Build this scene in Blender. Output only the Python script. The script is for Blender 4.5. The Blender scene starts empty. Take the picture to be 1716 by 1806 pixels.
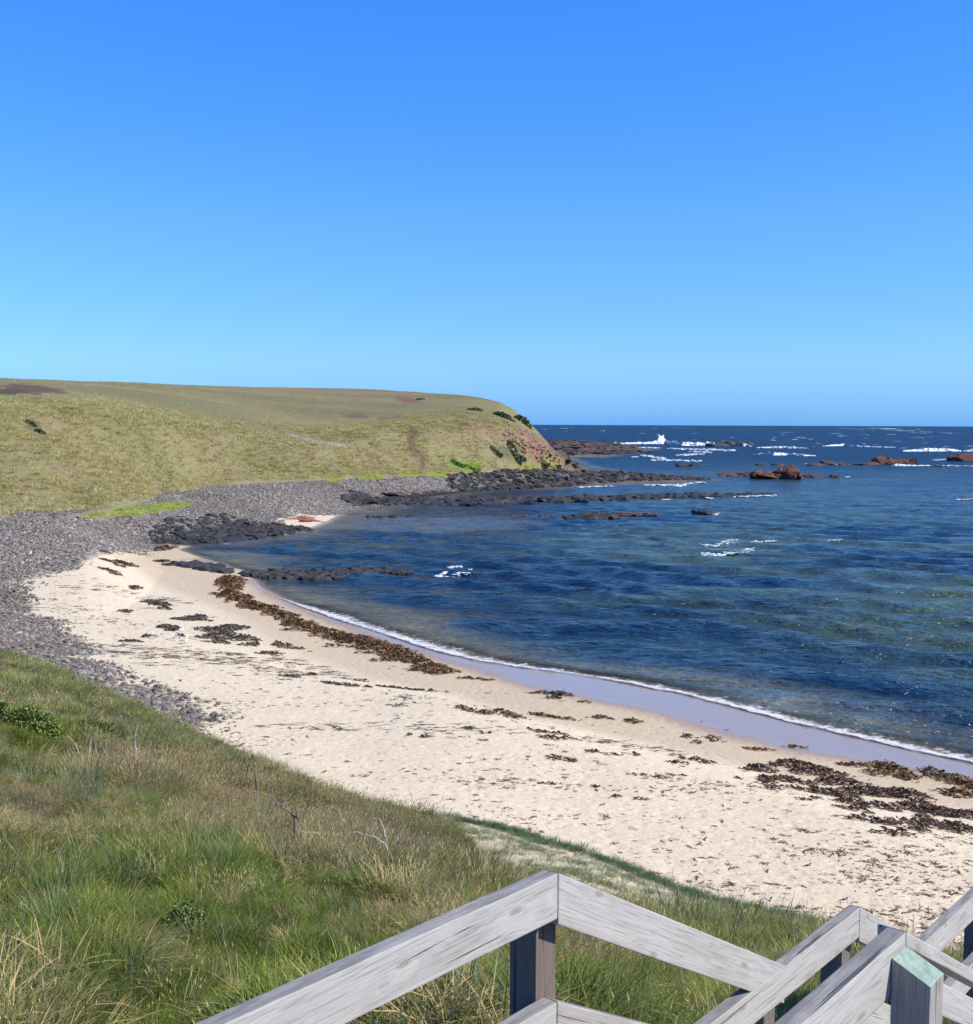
import bpy, bmesh, math, random
import numpy as np
from mathutils import Vector, Matrix
random.seed(5); RNG = np.random.default_rng(7)
scene = bpy.context.scene
COL = scene.collection
# ------------------------------------------------------------------ camera
F = 2100.0; CX = 858.0; CY = 903.0; EYE = np.array([0.0, 0.0, 12.0])
PITCH = math.atan((903 - 748) / F); ROLL = math.radians(0.22)
fw = np.array([0, math.cos(PITCH), -math.sin(PITCH)])
up0 = np.array([0, math.sin(PITCH), math.cos(PITCH)]); rt0 = np.array([1.0, 0, 0])
rt = math.cos(ROLL) * rt0 + math.sin(ROLL) * up0
up = -math.sin(ROLL) * rt0 + math.cos(ROLL) * up0
cam = bpy.data.cameras.new('camera'); camo = bpy.data.objects.new('camera', cam); COL.objects.link(camo)
cam.sensor_fit = 'VERTICAL'; cam.sensor_height = 24; cam.lens = F / 1806 * 24
cam.clip_start = 0.05; cam.clip_end = 60000
camo.matrix_world = Matrix(((rt[0], up[0], -fw[0], EYE[0]), (rt[1], up[1], -fw[1], EYE[1]), (rt[2], up[2], -fw[2], EYE[2]), (0, 0, 0, 1)))
scene.camera = camo
# ------------------------------------------------------------------ light
SUN_AZ = math.radians(104); SUN_EL = math.radians(40)
world = bpy.data.worlds.new('World'); scene.world = world; world.use_nodes = True
wn = world.node_tree; wn.nodes.clear()
sky = wn.nodes.new('ShaderNodeTexSky'); sky.sky_type = 'NISHITA'; sky.sun_disc = False
sky.sun_elevation = SUN_EL; sky.sun_rotation = SUN_AZ
sky.air_density = 1.0; sky.dust_density = 0.15; sky.ozone_density = 3.0; sky.altitude = 20
hs = wn.nodes.new('ShaderNodeHueSaturation'); hs.inputs['Saturation'].default_value = 1.2
hs.inputs['Hue'].default_value = 0.5
bg = wn.nodes.new('ShaderNodeBackground'); bg.inputs[1].default_value = 0.13
wo = wn.nodes.new('ShaderNodeOutputWorld')
tcw = wn.nodes.new('ShaderNodeTexCoord'); sxyz = wn.nodes.new('ShaderNodeSeparateXYZ'); tr_ = wn.nodes.new('ShaderNodeValToRGB'); mm = wn.nodes.new('ShaderNodeMix'); mm.data_type = 'RGBA'; mm.blend_type = 'MULTIPLY'; mm.inputs[0].default_value = 1
wn.links.new(tcw.outputs['Generated'], sxyz.inputs[0]); wn.links.new(sxyz.outputs[2], tr_.inputs[0])
el = tr_.color_ramp.elements
while len(el) < 5: el.new(.5)
for e_, (p_, c_) in zip(el, [(0.0, (.105, .305, .945)), (.047, (.24, .405, .72)), (.164, (.315, .50, .74)), (.33, (.27, .555, .94)), (.75, (.19, .34, .54))]): e_.position = p_; e_.color = (*c_, 1)
s2_ = wn.nodes.new('ShaderNodeVectorMath'); s2_.operation = 'SCALE'; s2_.inputs['Scale'].default_value = 2.0 / 1.19
wn.links.new(sky.outputs[0], hs.inputs['Color']); wn.links.new(hs.outputs[0], mm.inputs[6]); wn.links.new(tr_.outputs[0], mm.inputs[7]); wn.links.new(mm.outputs[2], s2_.inputs[0]); wn.links.new(s2_.outputs[0], bg.inputs[0]); wn.links.new(bg.outputs[0], wo.inputs[0])
sl = bpy.data.lights.new('sun', 'SUN'); sl.energy = 5.0; sl.angle = math.radians(0.5); sl.color = (1, 0.93, 0.79)
so = bpy.data.objects.new('sun', sl); COL.objects.link(so)
sd = Vector((math.sin(SUN_AZ) * math.cos(SUN_EL), math.cos(SUN_AZ) * math.cos(SUN_EL), math.sin(SUN_EL)))
so.rotation_euler = sd.to_track_quat('Z', 'Y').to_euler(); so.location = (30, -20, 60)
scene.view_settings.view_transform = 'Standard'; scene.view_settings.look = 'None'
scene.view_settings.exposure = 0.25; scene.view_settings.gamma = 1
scene.view_settings.use_curve_mapping = False

# ------------------------------------------------------------------ helpers
def ray(px, py):
    px = np.asarray(px, float); py = np.asarray(py, float)
    u = (px - CX) / F; v = (CY - py) / F
    return fw + u[..., None] * rt + v[..., None] * up
def unproj(px, py, z):                 # the point at world height z seen at a photograph pixel
    d = ray(px, py); t = (z - EYE[2]) / d[..., 2]
    return EYE + d * t[..., None]
def at_range(px, py, r):
    d = ray(px, py); t = r / np.hypot(d[..., 0], d[..., 1])
    return EYE + d * np.asarray(t)[..., None]
def project(x, y, z):
    q = np.stack([x - EYE[0], y - EYE[1], z - EYE[2]], -1)
    dz = q @ fw; dz = np.where(np.abs(dz) < 1e-3, 1e-3, dz)
    return CX + F * (q @ rt) / dz, CY - F * (q @ up) / dz, dz
_TAB = np.random.default_rng(11).random(65536)
def vnoise(x, y, seed=0):
    xi = np.floor(x).astype(np.int64); yi = np.floor(y).astype(np.int64)
    fx = x - xi; fy = y - yi; fx = fx * fx * (3 - 2 * fx); fy = fy * fy * (3 - 2 * fy)
    def h(a, b): return _TAB[((a * 73856093) ^ (b * 19349663) ^ (seed * 83492791)) & 65535]
    a = h(xi, yi); b = h(xi + 1, yi); c = h(xi, yi + 1); d = h(xi + 1, yi + 1)
    return (a * (1 - fx) + b * fx) * (1 - fy) + (c * (1 - fx) + d * fx) * fy
def fbm(x, y, sc, oc=4, seed=0, gain=.5):
    x = x / sc; y = y / sc; s = 0; a = 1; n = 0
    for o in range(oc):
        s = s + a * (vnoise(x + 17.3 * o, y - 9.1 * o, seed + o) - .5) * 2; n += a; a *= gain; x = x * 2.03 + y * .3; y = y * 2.03 - x * .07
    return s / n
def sstep(a, b, x):
    t = np.clip((x - a) / (b - a), 0, 1); return t * t * (3 - 2 * t)
def sdist(P, x, y, closed=True):       # signed distance to a polygon, positive inside
    P = np.asarray(P, float); n = len(P); d = np.full(x.shape, 1e18); ins = np.zeros(x.shape, bool)
    for i in range(n if closed else n - 1):
        ax, ay = P[i]; bx, by = P[(i + 1) % n]; ex = bx - ax; ey = by - ay
        t = np.clip(((x - ax) * ex + (y - ay) * ey) / (ex * ex + ey * ey + 1e-12), 0, 1)
        d = np.minimum(d, (x - ax - t * ex) ** 2 + (y - ay - t * ey) ** 2)
        if closed:
            c = ((ay > y) != (by > y)) & (x < (bx - ax) * (y - ay) / (by - ay + 1e-12) + ax); ins ^= c
    d = np.sqrt(d); return np.where(ins, d, -d) if closed else d
def mesh_np(name, V, Fc, smooth=False, mat=None, parent=None, link=True, attrs=None):
    V = np.asarray(V, np.float32); me = bpy.data.meshes.new(name)
    if not isinstance(Fc, list): Fc = [Fc]
    Fc = [np.asarray(f, np.int32) for f in Fc if len(f)]
    me.vertices.add(len(V)); me.vertices.foreach_set('co', V.ravel())
    loops = np.concatenate([f.ravel() for f in Fc]); tot = np.concatenate([np.full(len(f), f.shape[1], np.int32) for f in Fc])
    me.loops.add(len(loops)); me.loops.foreach_set('vertex_index', loops)
    me.polygons.add(len(tot)); st = np.concatenate([[0], np.cumsum(tot)[:-1]]).astype(np.int32)
    me.polygons.foreach_set('loop_start', st); me.polygons.foreach_set('loop_total', tot)
    me.polygons.foreach_set('use_smooth', np.full(len(tot), smooth))
    if attrs:
        for k, a in attrs.items():
            a = np.asarray(a, np.float32)
            if a.ndim == 1: at = me.attributes.new(k, 'FLOAT', 'POINT'); at.data.foreach_set('value', a)
            else: at = me.attributes.new(k, 'FLOAT_VECTOR', 'POINT'); at.data.foreach_set('vector', a.ravel())
    me.update(calc_edges=True)
    if mat: me.materials.append(mat)
    o = bpy.data.objects.new(name, me)
    if link: COL.objects.link(o)
    if parent: o.parent = parent
    return o
def tag(o, label=None, cat=None, group=None, kind=None):
    if label: o['label'] = label
    if cat: o['category'] = cat
    if group: o['group'] = group
    if kind: o['kind'] = kind
    return o

class Mat:                              # small node-building helper
    def __init__(s, name):
        s.m = bpy.data.materials.new(name); s.m.use_nodes = True; s.t = s.m.node_tree; s.t.nodes.clear()
        s.out = s.t.nodes.new('ShaderNodeOutputMaterial')
    def n(s, typ, **kw):
        nd = s.t.nodes.new(typ)
        for k, v in kw.items(): setattr(nd, k, v)
        return nd
    def l(s, a, b): s.t.links.new(a, b)
    def setv(s, nd, **kw):
        for k, v in kw.items():
            k2 = k.replace('_', ' '); i = nd.inputs[k2]
            if hasattr(v, 'is_output') or isinstance(v, bpy.types.NodeSocket): s.l(v, i)
            else: i.default_value = v
        return nd
    def attr(s, name, typ='GEOMETRY'):
        a = s.n('ShaderNodeAttribute'); a.attribute_name = name; a.attribute_type = typ; return a
    def noise(s, vec, scale, detail=3, rough=.55, dist=0):
        a = s.n('ShaderNodeTexNoise'); a.inputs['Scale'].default_value = scale; a.inputs['Detail'].default_value = detail
        a.inputs['Roughness'].default_value = rough; a.inputs['Distortion'].default_value = dist
        if vec is not None: s.l(vec, a.inputs['Vector'])
        return a.outputs['Fac']
    def ramp(s, fac, pts):
        r = s.n('ShaderNodeValToRGB'); e = r.color_ramp.elements
        while len(e) < len(pts): e.new(0.5)
        for k, (p, c) in enumerate(pts):
            e[k].position = p; e[k].color = (c, c, c, 1) if not hasattr(c, '__len__') else (*c, 1)
        s.l(fac, r.inputs[0]); return r.outputs[0]
    def mix(s, fac, a, b, mode='MIX'):
        m = s.n('ShaderNodeMix'); m.data_type = 'RGBA'; m.blend_type = mode
        for i, v in ((0, fac), (6, a), (7, b)):
            if isinstance(v, bpy.types.NodeSocket): s.l(v, m.inputs[i])
            elif i == 0: m.inputs[0].default_value = v
            else: m.inputs[i].default_value = (*v, 1) if len(v) == 3 else v
        return m.outputs[2]
    def math(s, op, a, b=0.0, clamp=False):
        m = s.n('ShaderNodeMath'); m.operation = op; m.use_clamp = clamp
        for i, v in ((0, a), (1, b)):
            if isinstance(v, bpy.types.NodeSocket): s.l(v, m.inputs[i])
            else: m.inputs[i].default_value = v
        return m.outputs[0]
    def vmul(s, vec, k):
        m = s.n('ShaderNodeVectorMath'); m.operation = 'MULTIPLY'; s.l(vec, m.inputs[0]); m.inputs[1].default_value = k; return m.outputs[0]
    def bump(s, h, strength=.5, dist=.1, normal=None):
        b = s.n('ShaderNodeBump'); b.inputs['Strength'].default_value = strength; b.inputs['Distance'].default_value = dist
        s.l(h, b.inputs['Height'])
        if normal is not None: s.l(normal, b.inputs['Normal'])
        return b.outputs[0]
    def bsdf(s, **kw):
        b = s.n('ShaderNodeBsdfPrincipled'); s.setv(b, **kw); s.l(b.outputs[0], s.out.inputs[0]); return b
def pos(M): return M.n('ShaderNodeNewGeometry').outputs['Position']
def objc(M): return M.n('ShaderNodeTexCoord').outputs['Object']

# ------------------------------------------------------------------ the lie of the land
SHORE_PX = [(2400, 1482), (2000, 1405), (1850, 1372), (1716, 1340), (1600, 1316), (1500, 1295), (1400, 1271), (1300, 1245), (1200, 1220), (1090, 1199), (1000, 1187),
    (900, 1172), (830, 1160), (760, 1142), (680, 1114), (600, 1090), (540, 1070), (500, 1055), (465, 1038), (440, 1020), (428, 1006), (400, 1000), (370, 988), (338, 978),
    (318, 968), (340, 961), (400, 958), (470, 946), (530, 937), (556, 926), (600, 906), (650, 895), (700, 886), (760, 874), (840, 866), (930, 862), (1000, 858), (1100, 853),
    (1200, 850), (1240, 846), (1180, 839), (1090, 833), (1035, 826), (1008, 814), (990, 806), (1060, 806), (1110, 800), (1140, 793), (1100, 786), (1030, 781), (985, 779), (950, 776)]
sh = unproj([p[0] for p in SHORE_PX], [p[1] for p in SHORE_PX], 0.0)[:, :2]
WATER = [(200, -300), (60, -60), (40, 12)] + [tuple(p) for p in sh] + [(-900, 1300), (-4000, 1500), (-4000, 40000), (40000, 40000), (40000, -300)]
def shore_s(x, y):                      # metres inland of the waterline (negative in the sea)
    return -sdist(WATER, x, y) + .5 * fbm(x, y, 6, 3, 3)
def curve(pts, mode='z'):
    a = np.array(pts, float)
    P = unproj(a[:, 0], a[:, 1], a[:, 2]) if mode == 'z' else at_range(a[:, 0], a[:, 1], a[:, 2])
    th = np.arctan2(P[:, 0], P[:, 1]); o = np.argsort(th)
    return th[o], np.hypot(P[:, 0], P[:, 1])[o], P[:, 2][o]
def smooth_interp(t, th, v):
    return (np.interp(t - .012, th, v) + np.interp(t, th, v) + np.interp(t + .012, th, v)) / 3
DUNE = [curve([(-400, 1806, 9.0), (0, 1806, 9.05), (400, 1806, 8.95), (858, 1806, 8.8), (1100, 1806, 8.55), (1300, 1806, 8.3), (1716, 1806, 7.8), (2300, 1806, 7.6)]),
        curve([(-400, 1430, 8.3), (0, 1480, 7.9), (400, 1540, 7.6), (700, 1590, 7.1), (900, 1640, 6.5), (1100, 1690, 6.0), (1300, 1735, 5.9), (1716, 1772, 5.4), (2300, 1790, 5.4)]),
        curve([(-400, 1180, 5.0), (0, 1275, 5.0), (200, 1345, 5.0), (400, 1415, 4.9), (700, 1500, 4.4), (900, 1560, 3.7), (1100, 1612, 3.2), (1300, 1665, 3.0), (1716, 1768, 3.0), (2300, 1800, 3.0)]),
        curve([(-900, 1000, 2.4), (-400, 1060, 2.4), (-150, 1110, 2.3), (0, 1152, 2.1), (200, 1236, 2), (350, 1294, 2), (500, 1364, 2), (640, 1420, 2), (790, 1444, 2), (900, 1468, 1.95), (1000, 1499, 1.9), (1200, 1574, 1.9), (1300, 1602, 1.9), (1450, 1634, 1.9), (1716, 1760, 1.9), (2300, 1830, 1.9)])]
TOE = curve([(-900, 950, 3), (-400, 928, 3), (0, 914, 3), (150, 911, 3), (250, 889, 3), (350, 861, 3), (450, 853, 3), (560, 849, 3), (640, 843, 3), (750, 838, 3), (880, 831, 2.8), (960, 828, 2.5), (1004, 824, 2.2)])
K1 = curve([(-900, 712, 150), (0, 716, 160), (200, 724, 185), (350, 745, 200), (500, 768, 213), (650, 760, 226), (750, 742, 240), (850, 736, 248), (905, 752, 250), (940, 766, 252), (960, 786, 256), (985, 806, 260), (1004, 822, 262)], 'r')
K2 = curve([(-900, 630, 250), (0, 666, 270), (200, 673, 290), (400, 681, 310), (560, 684, 322), (660, 687, 322), (720, 691, 312), (800, 695, 302), (850, 700, 292), (905, 718, 282), (930, 742, 277), (958, 774, 272), (985, 803, 270), (1004, 821, 268)], 'r')
TH_END = TOE[0][-1]
def H(x, y, full=False):
    x = np.asarray(x, float); y = np.asarray(y, float)
    th = np.arctan2(x, y); r = np.hypot(x, y) + 1e-6
    s = shore_s(x, y)
    low = np.interp(s, [-200, -30, -8, -2, 0, 5, 15, 30, 60, 100], [-4, -2.5, -1.0, -.3, 0, .25, 1.0, 1.95, 2.8, 3.2])
    low = low + (.03 * fbm(x, y, .9, 2, 21) + .07 * fbm(x, y, 5, 2, 22)) * sstep(6, 14, s)
    # dune in the foreground
    rr = [np.full(x.shape, .8)] + [smooth_interp(th, c[0], c[1]) for c in DUNE]
    zz = [np.full(x.shape, 9.3)] + [smooth_interp(th, c[0], c[2]) for c in DUNE]
    back = np.abs(th) > 1.1
    dune = np.where(r < rr[0], zz[0], -3.0)
    for k in range(4):
        a, b = rr[k], rr[k + 1]; m = (r >= a) & (r < b); t = (r - a) / (b - a)
        dune = np.where(m, zz[k] + (zz[k + 1] - zz[k]) * t, dune)
    toe_r = rr[4]
    dune = np.where(r >= toe_r, zz[4] - (r - toe_r) * .5, dune)
    dmask = sstep(0, 6, toe_r - r)
    dune = dune + dmask * (.34 * fbm(x, y, 1.9, 3, 5) + .35 * fbm(x, y, 7, 2, 8))
    dune = np.where(back & (r > 3), 9.3 + .03 * np.minimum(r, 200) + .5 * fbm(x, y, 9, 3, 5) - 9 * sstep(.2, 1, (r - 30) / 60) * (th > 1.1) * (y > -60), dune)
    low = np.maximum(low, np.where((s > 0) & (np.abs(th) < .9), (zz[4] - (r - toe_r) * .045) * sstep(4, 14, s), -9))
    # grassy headland
    ta = np.clip(th, -1.2, TH_END)
    r0 = smooth_interp(ta, TOE[0], TOE[1]); z0 = smooth_interp(ta, TOE[0], TOE[2])
    r1 = smooth_interp(ta, K1[0], K1[1]); z1 = smooth_interp(ta, K1[0], K1[2])
    r2 = smooth_interp(ta, K2[0], K2[1]); z2 = smooth_interp(ta, K2[0], K2[2])
    low = np.where((th < TH_END) & (th > -1.2) & (r < r0 + 5), np.maximum(low, np.where(s > 0, (z0 - (r0 - r) * .04) * sstep(2, 12, s), -9)), low)
    hill = np.where(r < r0, z0 - (r0 - r) * .3, 0)
    t1 = (r - r0) / (r1 - r0); t1s = t1 + .10 * np.sin(np.pi * 2 * np.clip(t1, 0, 1)) * -1
    hill = np.where((r >= r0) & (r < r1), z0 + (z1 - z0) * t1s, hill)
    t2 = np.clip((r - r1) / (r2 - r1), 0, 1); t2s = t2 * (1.35 - .35 * t2)
    hill = np.where((r >= r1) & (r < r2), z1 + (z2 - z1) * t2s, hill)
    hill = np.where(r >= r2, z2 - (r - r2) * .03 - np.maximum(r - r2 - 60, 0) * .12, hill)
    fm = sstep(-.05, .12, t1) * (1 - .85 * sstep(.85, 1.25, t1)) * sstep(0, .03, TH_END - th)
    lump = .95 * fbm(x, y, 10, 3, 31) + .38 * fbm(x + .3 * y, y, 3.2, 3, 33)
    cl = sstep(np.arctan((880 - CX) / F), np.arctan((915 - CX) / F), th) * (th < TH_END)
    lump = lump + cl * (.9 * np.abs(fbm(x * 1.0, y * .35, 3.0, 3, 37)) - .3)
    hill = hill + fm * lump + .12 * fbm(x, y, 30, 2, 35) * sstep(.9, 1.2, t1)
    hill = hill - 40 * sstep(0, .02, th - TH_END)
    hill = np.where(np.abs(th) > 1.3, -20, hill)
    k = .25
    z = np.maximum(low, dune); z = np.where(np.abs(low - dune) < k, z + (k - np.abs(low - dune)) ** 2 / (4 * k), z)
    z = np.maximum(z, hill)
    if full:
        return z, dict(s=s, th=th, r=r, toe=toe_r, dense=rr[3], t1=t1, t2=t2, hillm=hill > np.maximum(low, dune) - .05, dunem=(dune > low - .02) & (r < toe_r + 1), fm=fm)
    return z
def hit(px, py):
    px = np.atleast_1d(np.asarray(px, float)); py = np.atleast_1d(np.asarray(py, float))
    g = np.concatenate([np.geomspace(3, 120, 700), np.linspace(120, 340, 900)[1:], np.geomspace(340, 1500, 150)[1:]])
    out = []
    for a, b in zip(px, py):
        d = ray(a, b); P = EYE + d * g[:, None]; z = np.maximum(H(P[:, 0], P[:, 1]), 0)
        k = np.argmax(P[:, 2] < z)
        if P[k, 2] >= z[k]: k = len(g) - 1
        f = 0 if k == 0 else (P[k - 1, 2] - z[k - 1]) / ((P[k - 1, 2] - z[k - 1]) - (P[k, 2] - z[k]) + 1e-9)
        q = P[k - 1] * (1 - f) + P[k] * f if k else P[0]
        out.append(q)
    return np.array(out)
def _pw(pts): return hit([p[0] for p in pts], [p[1] for p in pts])[:, :2]
def poly_w(pts): return hit([p[0] for p in pts], [p[1] for p in pts])[:, :2]
# the sand patch inside the cobbles: everything seaward of this line is sand
COB_A = poly_w([(352, 1262), (322, 1240), (285, 1224), (230, 1197), (165, 1160), (130, 1130), (90, 1105), (60, 1085), (28, 1048), (40, 1022), (120, 1000), (200, 966), (290, 962),
                (320, 955), (400, 950), (488, 928), (490, 914), (520, 905), (560, 908), (620, 907), (700, 895), (760, 884), (800, 872), (900, 864), (1010, 858)])
COB = np.vstack([COB_A, poly_w([(1008, 826), (900, 826)]), np.array([(-20, 262), (-60, 240), (-140, 180), (-220, 120), (-200, 30), (-80, 30)]), unproj([0, 200, 310], [1158, 1244, 1282], 2.0)[:, :2]])
_sea = [tuple(q) for q in sh[:24]][::-1]
_out = [(60, 20), (45, -5)]
WETP = [tuple(q) for q in poly_w([(312, 990), (330, 985), (372, 1000), (424, 1006), (434, 1030), (450, 1046), (500, 1072), (560, 1096), (640, 1126), (720, 1152), (800, 1176), (850, 1190), (900, 1207), (960, 1224), (1100, 1255), (1200, 1281), (1300, 1307), (1400, 1331), (1500, 1349), (1600, 1366), (1716, 1386), (2000, 1446), (2400, 1530)])] + [(55, 30), (200, 60), (30, 120), (-20, 130)]
DAMPP = [tuple(q) for q in poly_w([(262, 960), (215, 985), (300, 1042), (400, 1088), (480, 1130), (560, 1165), (650, 1195), (800, 1226), (900, 1262), (1000, 1281), (1150, 1312), (1300, 1347), (1450, 1388), (1600, 1412), (1716, 1432), (2000, 1490), (2400, 1580)])] + [(55, 26), (200, 60), (30, 130), (-40, 140)]
DARK = poly_w([(270, 958), (330, 940), (420, 926), (500, 928), (540, 935), (470, 950), (400, 960), (310, 962)])
DARK2 = poly_w([(620, 893), (690, 876), (760, 868), (900, 852), (1000, 843), (1060, 838), (1100, 832), (1245, 846), (1100, 856), (900, 868), (760, 880)])
def ellm(px, py, cx, cy, rx, ry, rot=0):
    c, s_ = math.cos(rot), math.sin(rot); a = px - cx; b = py - cy
    return np.sqrt(((a * c + b * s_) / rx) ** 2 + ((-a * s_ + b * c) / ry) ** 2)
def lerp(c, col, m): return c * (1 - m[..., None]) + np.asarray(col) * m[..., None]
STRIPS = [(255, 899, 92, 10, -.13), (180, 909, 50, 5, 0), (590, 848, 14, 6, -.1), (660, 842, 26, 5, -.05), (722, 838, 20, 5, 0), (772, 838, 24, 5, 0), (935, 827, 22, 4, 0), (975, 829, 18, 4, 0)]
def strip_mask(px, py, wob):
    m = np.zeros_like(px)
    for (cx, cy, rx, ry, rot) in STRIPS: m = np.maximum(m, 1 - sstep(.75, 1.05, ellm(px, py, cx, cy, rx, ry, rot) + wob))
    return m
def ground_colour(x, y, z, I):
    s, th, r = I['s'], I['th'], I['r']
    n1 = fbm(x, y, 7, 4, 41); n2 = fbm(x, y, 1.3, 3, 44); n3 = fbm(x, y, 20, 3, 47); n4 = fbm(x, y, .45, 2, 49)
    c = np.zeros(x.shape + (3,)) + np.array([.68, .57, .41])
    c = c * (1 + .05 * n1 + .05 * n2 + .04 * n4)[..., None]
    sn = s + 1.6 * n1
    c = lerp(c, [.50, .39, .255], .75 * sstep(-.8, 1.2, sdist(DAMPP, x, y) + .8 * n1))
    c = lerp(c, [.36, .265, .20], sstep(-.7, .9, sdist(WETP, x, y) + .5 * n1 + .3 * n2))
    c = lerp(c, [.40, .34, .26], 1 - sstep(-3, 0, s))
    # cobbles
    dc = sdist(COB, x, y) + 1.8 * n2 + 1.2 * n1
    cob = sstep(-.6, .8, dc) * (1 - I['dunem'])
    cc = np.array([.19, .168, .158]) * (1 + .25 * n2 + .35 * n4 + .18 * n3)[..., None]
    c = c * (1 - cob[..., None]) + cc * cob[..., None]
    dd = np.maximum(sdist(DARK, x, y), sdist(DARK2, x, y)) + 1.5 * n2
    dk = sstep(-1.0, .6, dd); c = lerp(c, [.035, .035, .036], dk)
    far = (r > 330) & (th > np.arctan((940 - CX) / F)) & (s > -3)
    c = np.where(far[..., None], np.array([.06, .045, .04]) * (1 + .5 * n1)[..., None], c)
    tip = (r > 215) & (th > np.arctan((925 - CX) / F)) & (s > -2)
    c = np.where(tip[..., None], np.array([.12, .088, .07]) * (1 + .5 * n2 + .4 * n4)[..., None], c)
    # dune grass soil, its colour darkened for the shadowed gaps between tufts
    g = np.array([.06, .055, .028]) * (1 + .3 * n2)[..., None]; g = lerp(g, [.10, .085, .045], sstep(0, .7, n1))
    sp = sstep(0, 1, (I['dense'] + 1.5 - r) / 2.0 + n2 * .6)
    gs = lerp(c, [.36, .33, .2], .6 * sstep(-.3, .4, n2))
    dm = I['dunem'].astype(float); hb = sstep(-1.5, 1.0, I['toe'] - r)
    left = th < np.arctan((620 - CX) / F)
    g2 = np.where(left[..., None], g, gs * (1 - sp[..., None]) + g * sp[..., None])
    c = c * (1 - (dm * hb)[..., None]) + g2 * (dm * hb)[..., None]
    # headland
    hm = I['hillm'].astype(float) * sstep(-.03, .03, I['t1'] + .03 * n2)
    px, py, _ = project(x, y, z)
    h = np.array([.225, .192, .088]) * (1 + .12 * n1 + .14 * n2)[..., None]
    h = lerp(h, [.18, .178, .065], .5 * sstep(-.1, .6, fbm(x, y, 16, 3, 51)) * (1 - sstep(.9, 1.1, I['t1']) * .6))
    h = lerp(h, [.265, .22, .115], .8 * sstep(.15, .6, fbm(x + .5 * y, y * 1.3, 5, 3, 55)) * (I['t1'] < 1.05))
    h = lerp(h, [.215, .187, .072], .5 * sstep(1.0, 1.2, I['t1']))
    h = lerp(h, [.25, .175, .10], .5 * sstep(1.0, 1.1, I['t1']) * sstep(0, .5, fbm(x, y, 25, 2, 58)))
    pl = sstep(.95, 1.1, I['t1']); h = h * (1 + pl * (.22 * fbm(x * .5, y * 1.6, 16, 4, 59) + .10 * n2 + .1 * n4))[..., None]; h = lerp(h, [.15, .165, .06], .45 * pl * sstep(0, .4, fbm(x * .4, y * 1.5, 22, 3, 60)))
    h = lerp(h, [.30, .25, .135], .7 * (1 - sstep(0, .10, np.abs(I['t1'] - .02))))
    h = lerp(h, [.19, .115, .08], .85 * sstep(TH_END - .02, TH_END - .008, th + .004 * n2))
    wob = .35 * n2 + .3 * n1
    for (cx, cy, rx, ry, col, al, rot) in [
        (55, 686, 62, 9, (.12, .072, .036), 1, .06), (20, 690, 30, 5, (.085, .05, .028), 1, 0), (720, 706, 26, 6, (.20, .105, .062), .9, .15), (628, 734, 26, 5, (.15, .09, .06), .8, 0),
        (690, 737, 26, 3, (.18, .12, .07), .6, 0), (540, 775, 34, 3.5, (.42, .37, .28), .8, .25), (590, 783, 30, 3, (.4, .35, .26), .7, .2),
        (728, 785, 9, 26, (.13, .085, .05), .9, -.35), (746, 812, 5, 17, (.12, .08, .05), .9, -.1), (733, 765, 9, 12, (.17, .12, .07), .7, .2),
        (255, 899, 88, 10, (.28, .33, .03), 1, -.13), (590, 848, 14, 6, (.26, .34, .03), 1, -.1), (660, 842, 26, 6, (.31, .32, .05), .85, -.05), (722, 838, 20, 5, (.31, .33, .045), .85, 0),
        (772, 838, 22, 5, (.30, .34, .03), .9, 0), (935, 826, 22, 4, (.29, .31, .04), .9, 0), (975, 828, 18, 5, (.25, .26, .05), .8, 0), (820, 822, 32, 9, (.16, .26, .035), .9, .15),
        (930, 772, 14, 8, (.33, .18, .095), .8, .5), (946, 786, 20, 16, (.20, .115, .075), .9, .3), (925, 765, 26, 7, (.18, .10, .07), .8, .2), (945, 800, 16, 14, (.25, .13, .08), .85, .3),
        (870, 762, 60, 8, (.24, .16, .10), .6, .1), (905, 795, 22, 20, (.085, .11, .045), .8, 0), (62, 752, 22, 8, (.07, .08, .035), .7, .6)]:
        e = ellm(px, py, cx, cy, rx, ry, rot) + wob
        h = lerp(h, col, al * (1 - sstep(.75, 1.1, e)) * (r > 95))
    h = h * .9
    c = c * (1 - hm[..., None]) + h * hm[..., None]
    return lerp(c, np.array([.19, .225, .04]) * (1 + .3 * n4 + .3 * n2)[..., None], .9 * strip_mask(px, py, 1.1 * wob) * (r > 90))

# ------------------------------------------------------------------ ground sheet
d2 = math.pi / 180
th = np.concatenate([np.linspace(-180, -60, 25)[:-1], np.linspace(-60, -25, 71)[:-1], np.linspace(-25, 25, 800), np.linspace(25, 60, 71)[1:], np.linspace(60, 180, 25)[1:]]) * d2
rr = np.concatenate([[.01], np.geomspace(.8, 20, 80), np.geomspace(20, 125, 300)[1:], np.linspace(125, 335, 400)[1:], np.geomspace(335, 1400, 36)[1:]])
T, R = np.meshgrid(th, rr); X = R * np.sin(T); Y = R * np.cos(T)
Z, I = H(X.ravel(), Y.ravel(), True)
CG = ground_colour(X.ravel(), Y.ravel(), Z, I)
nc = len(th); nr = len(rr)
i, j = np.meshgrid(np.arange(nr - 1), np.arange(nc - 1), indexing='ij')
q = (i * nc + j).ravel(); FG = np.stack([q, q + nc, q + nc + 1, q + 1], -1)[:, ::-1]
cobm = sstep(-.5, .8, sdist(COB, X.ravel(), Y.ravel())) * (1 - I['dunem'])
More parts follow.
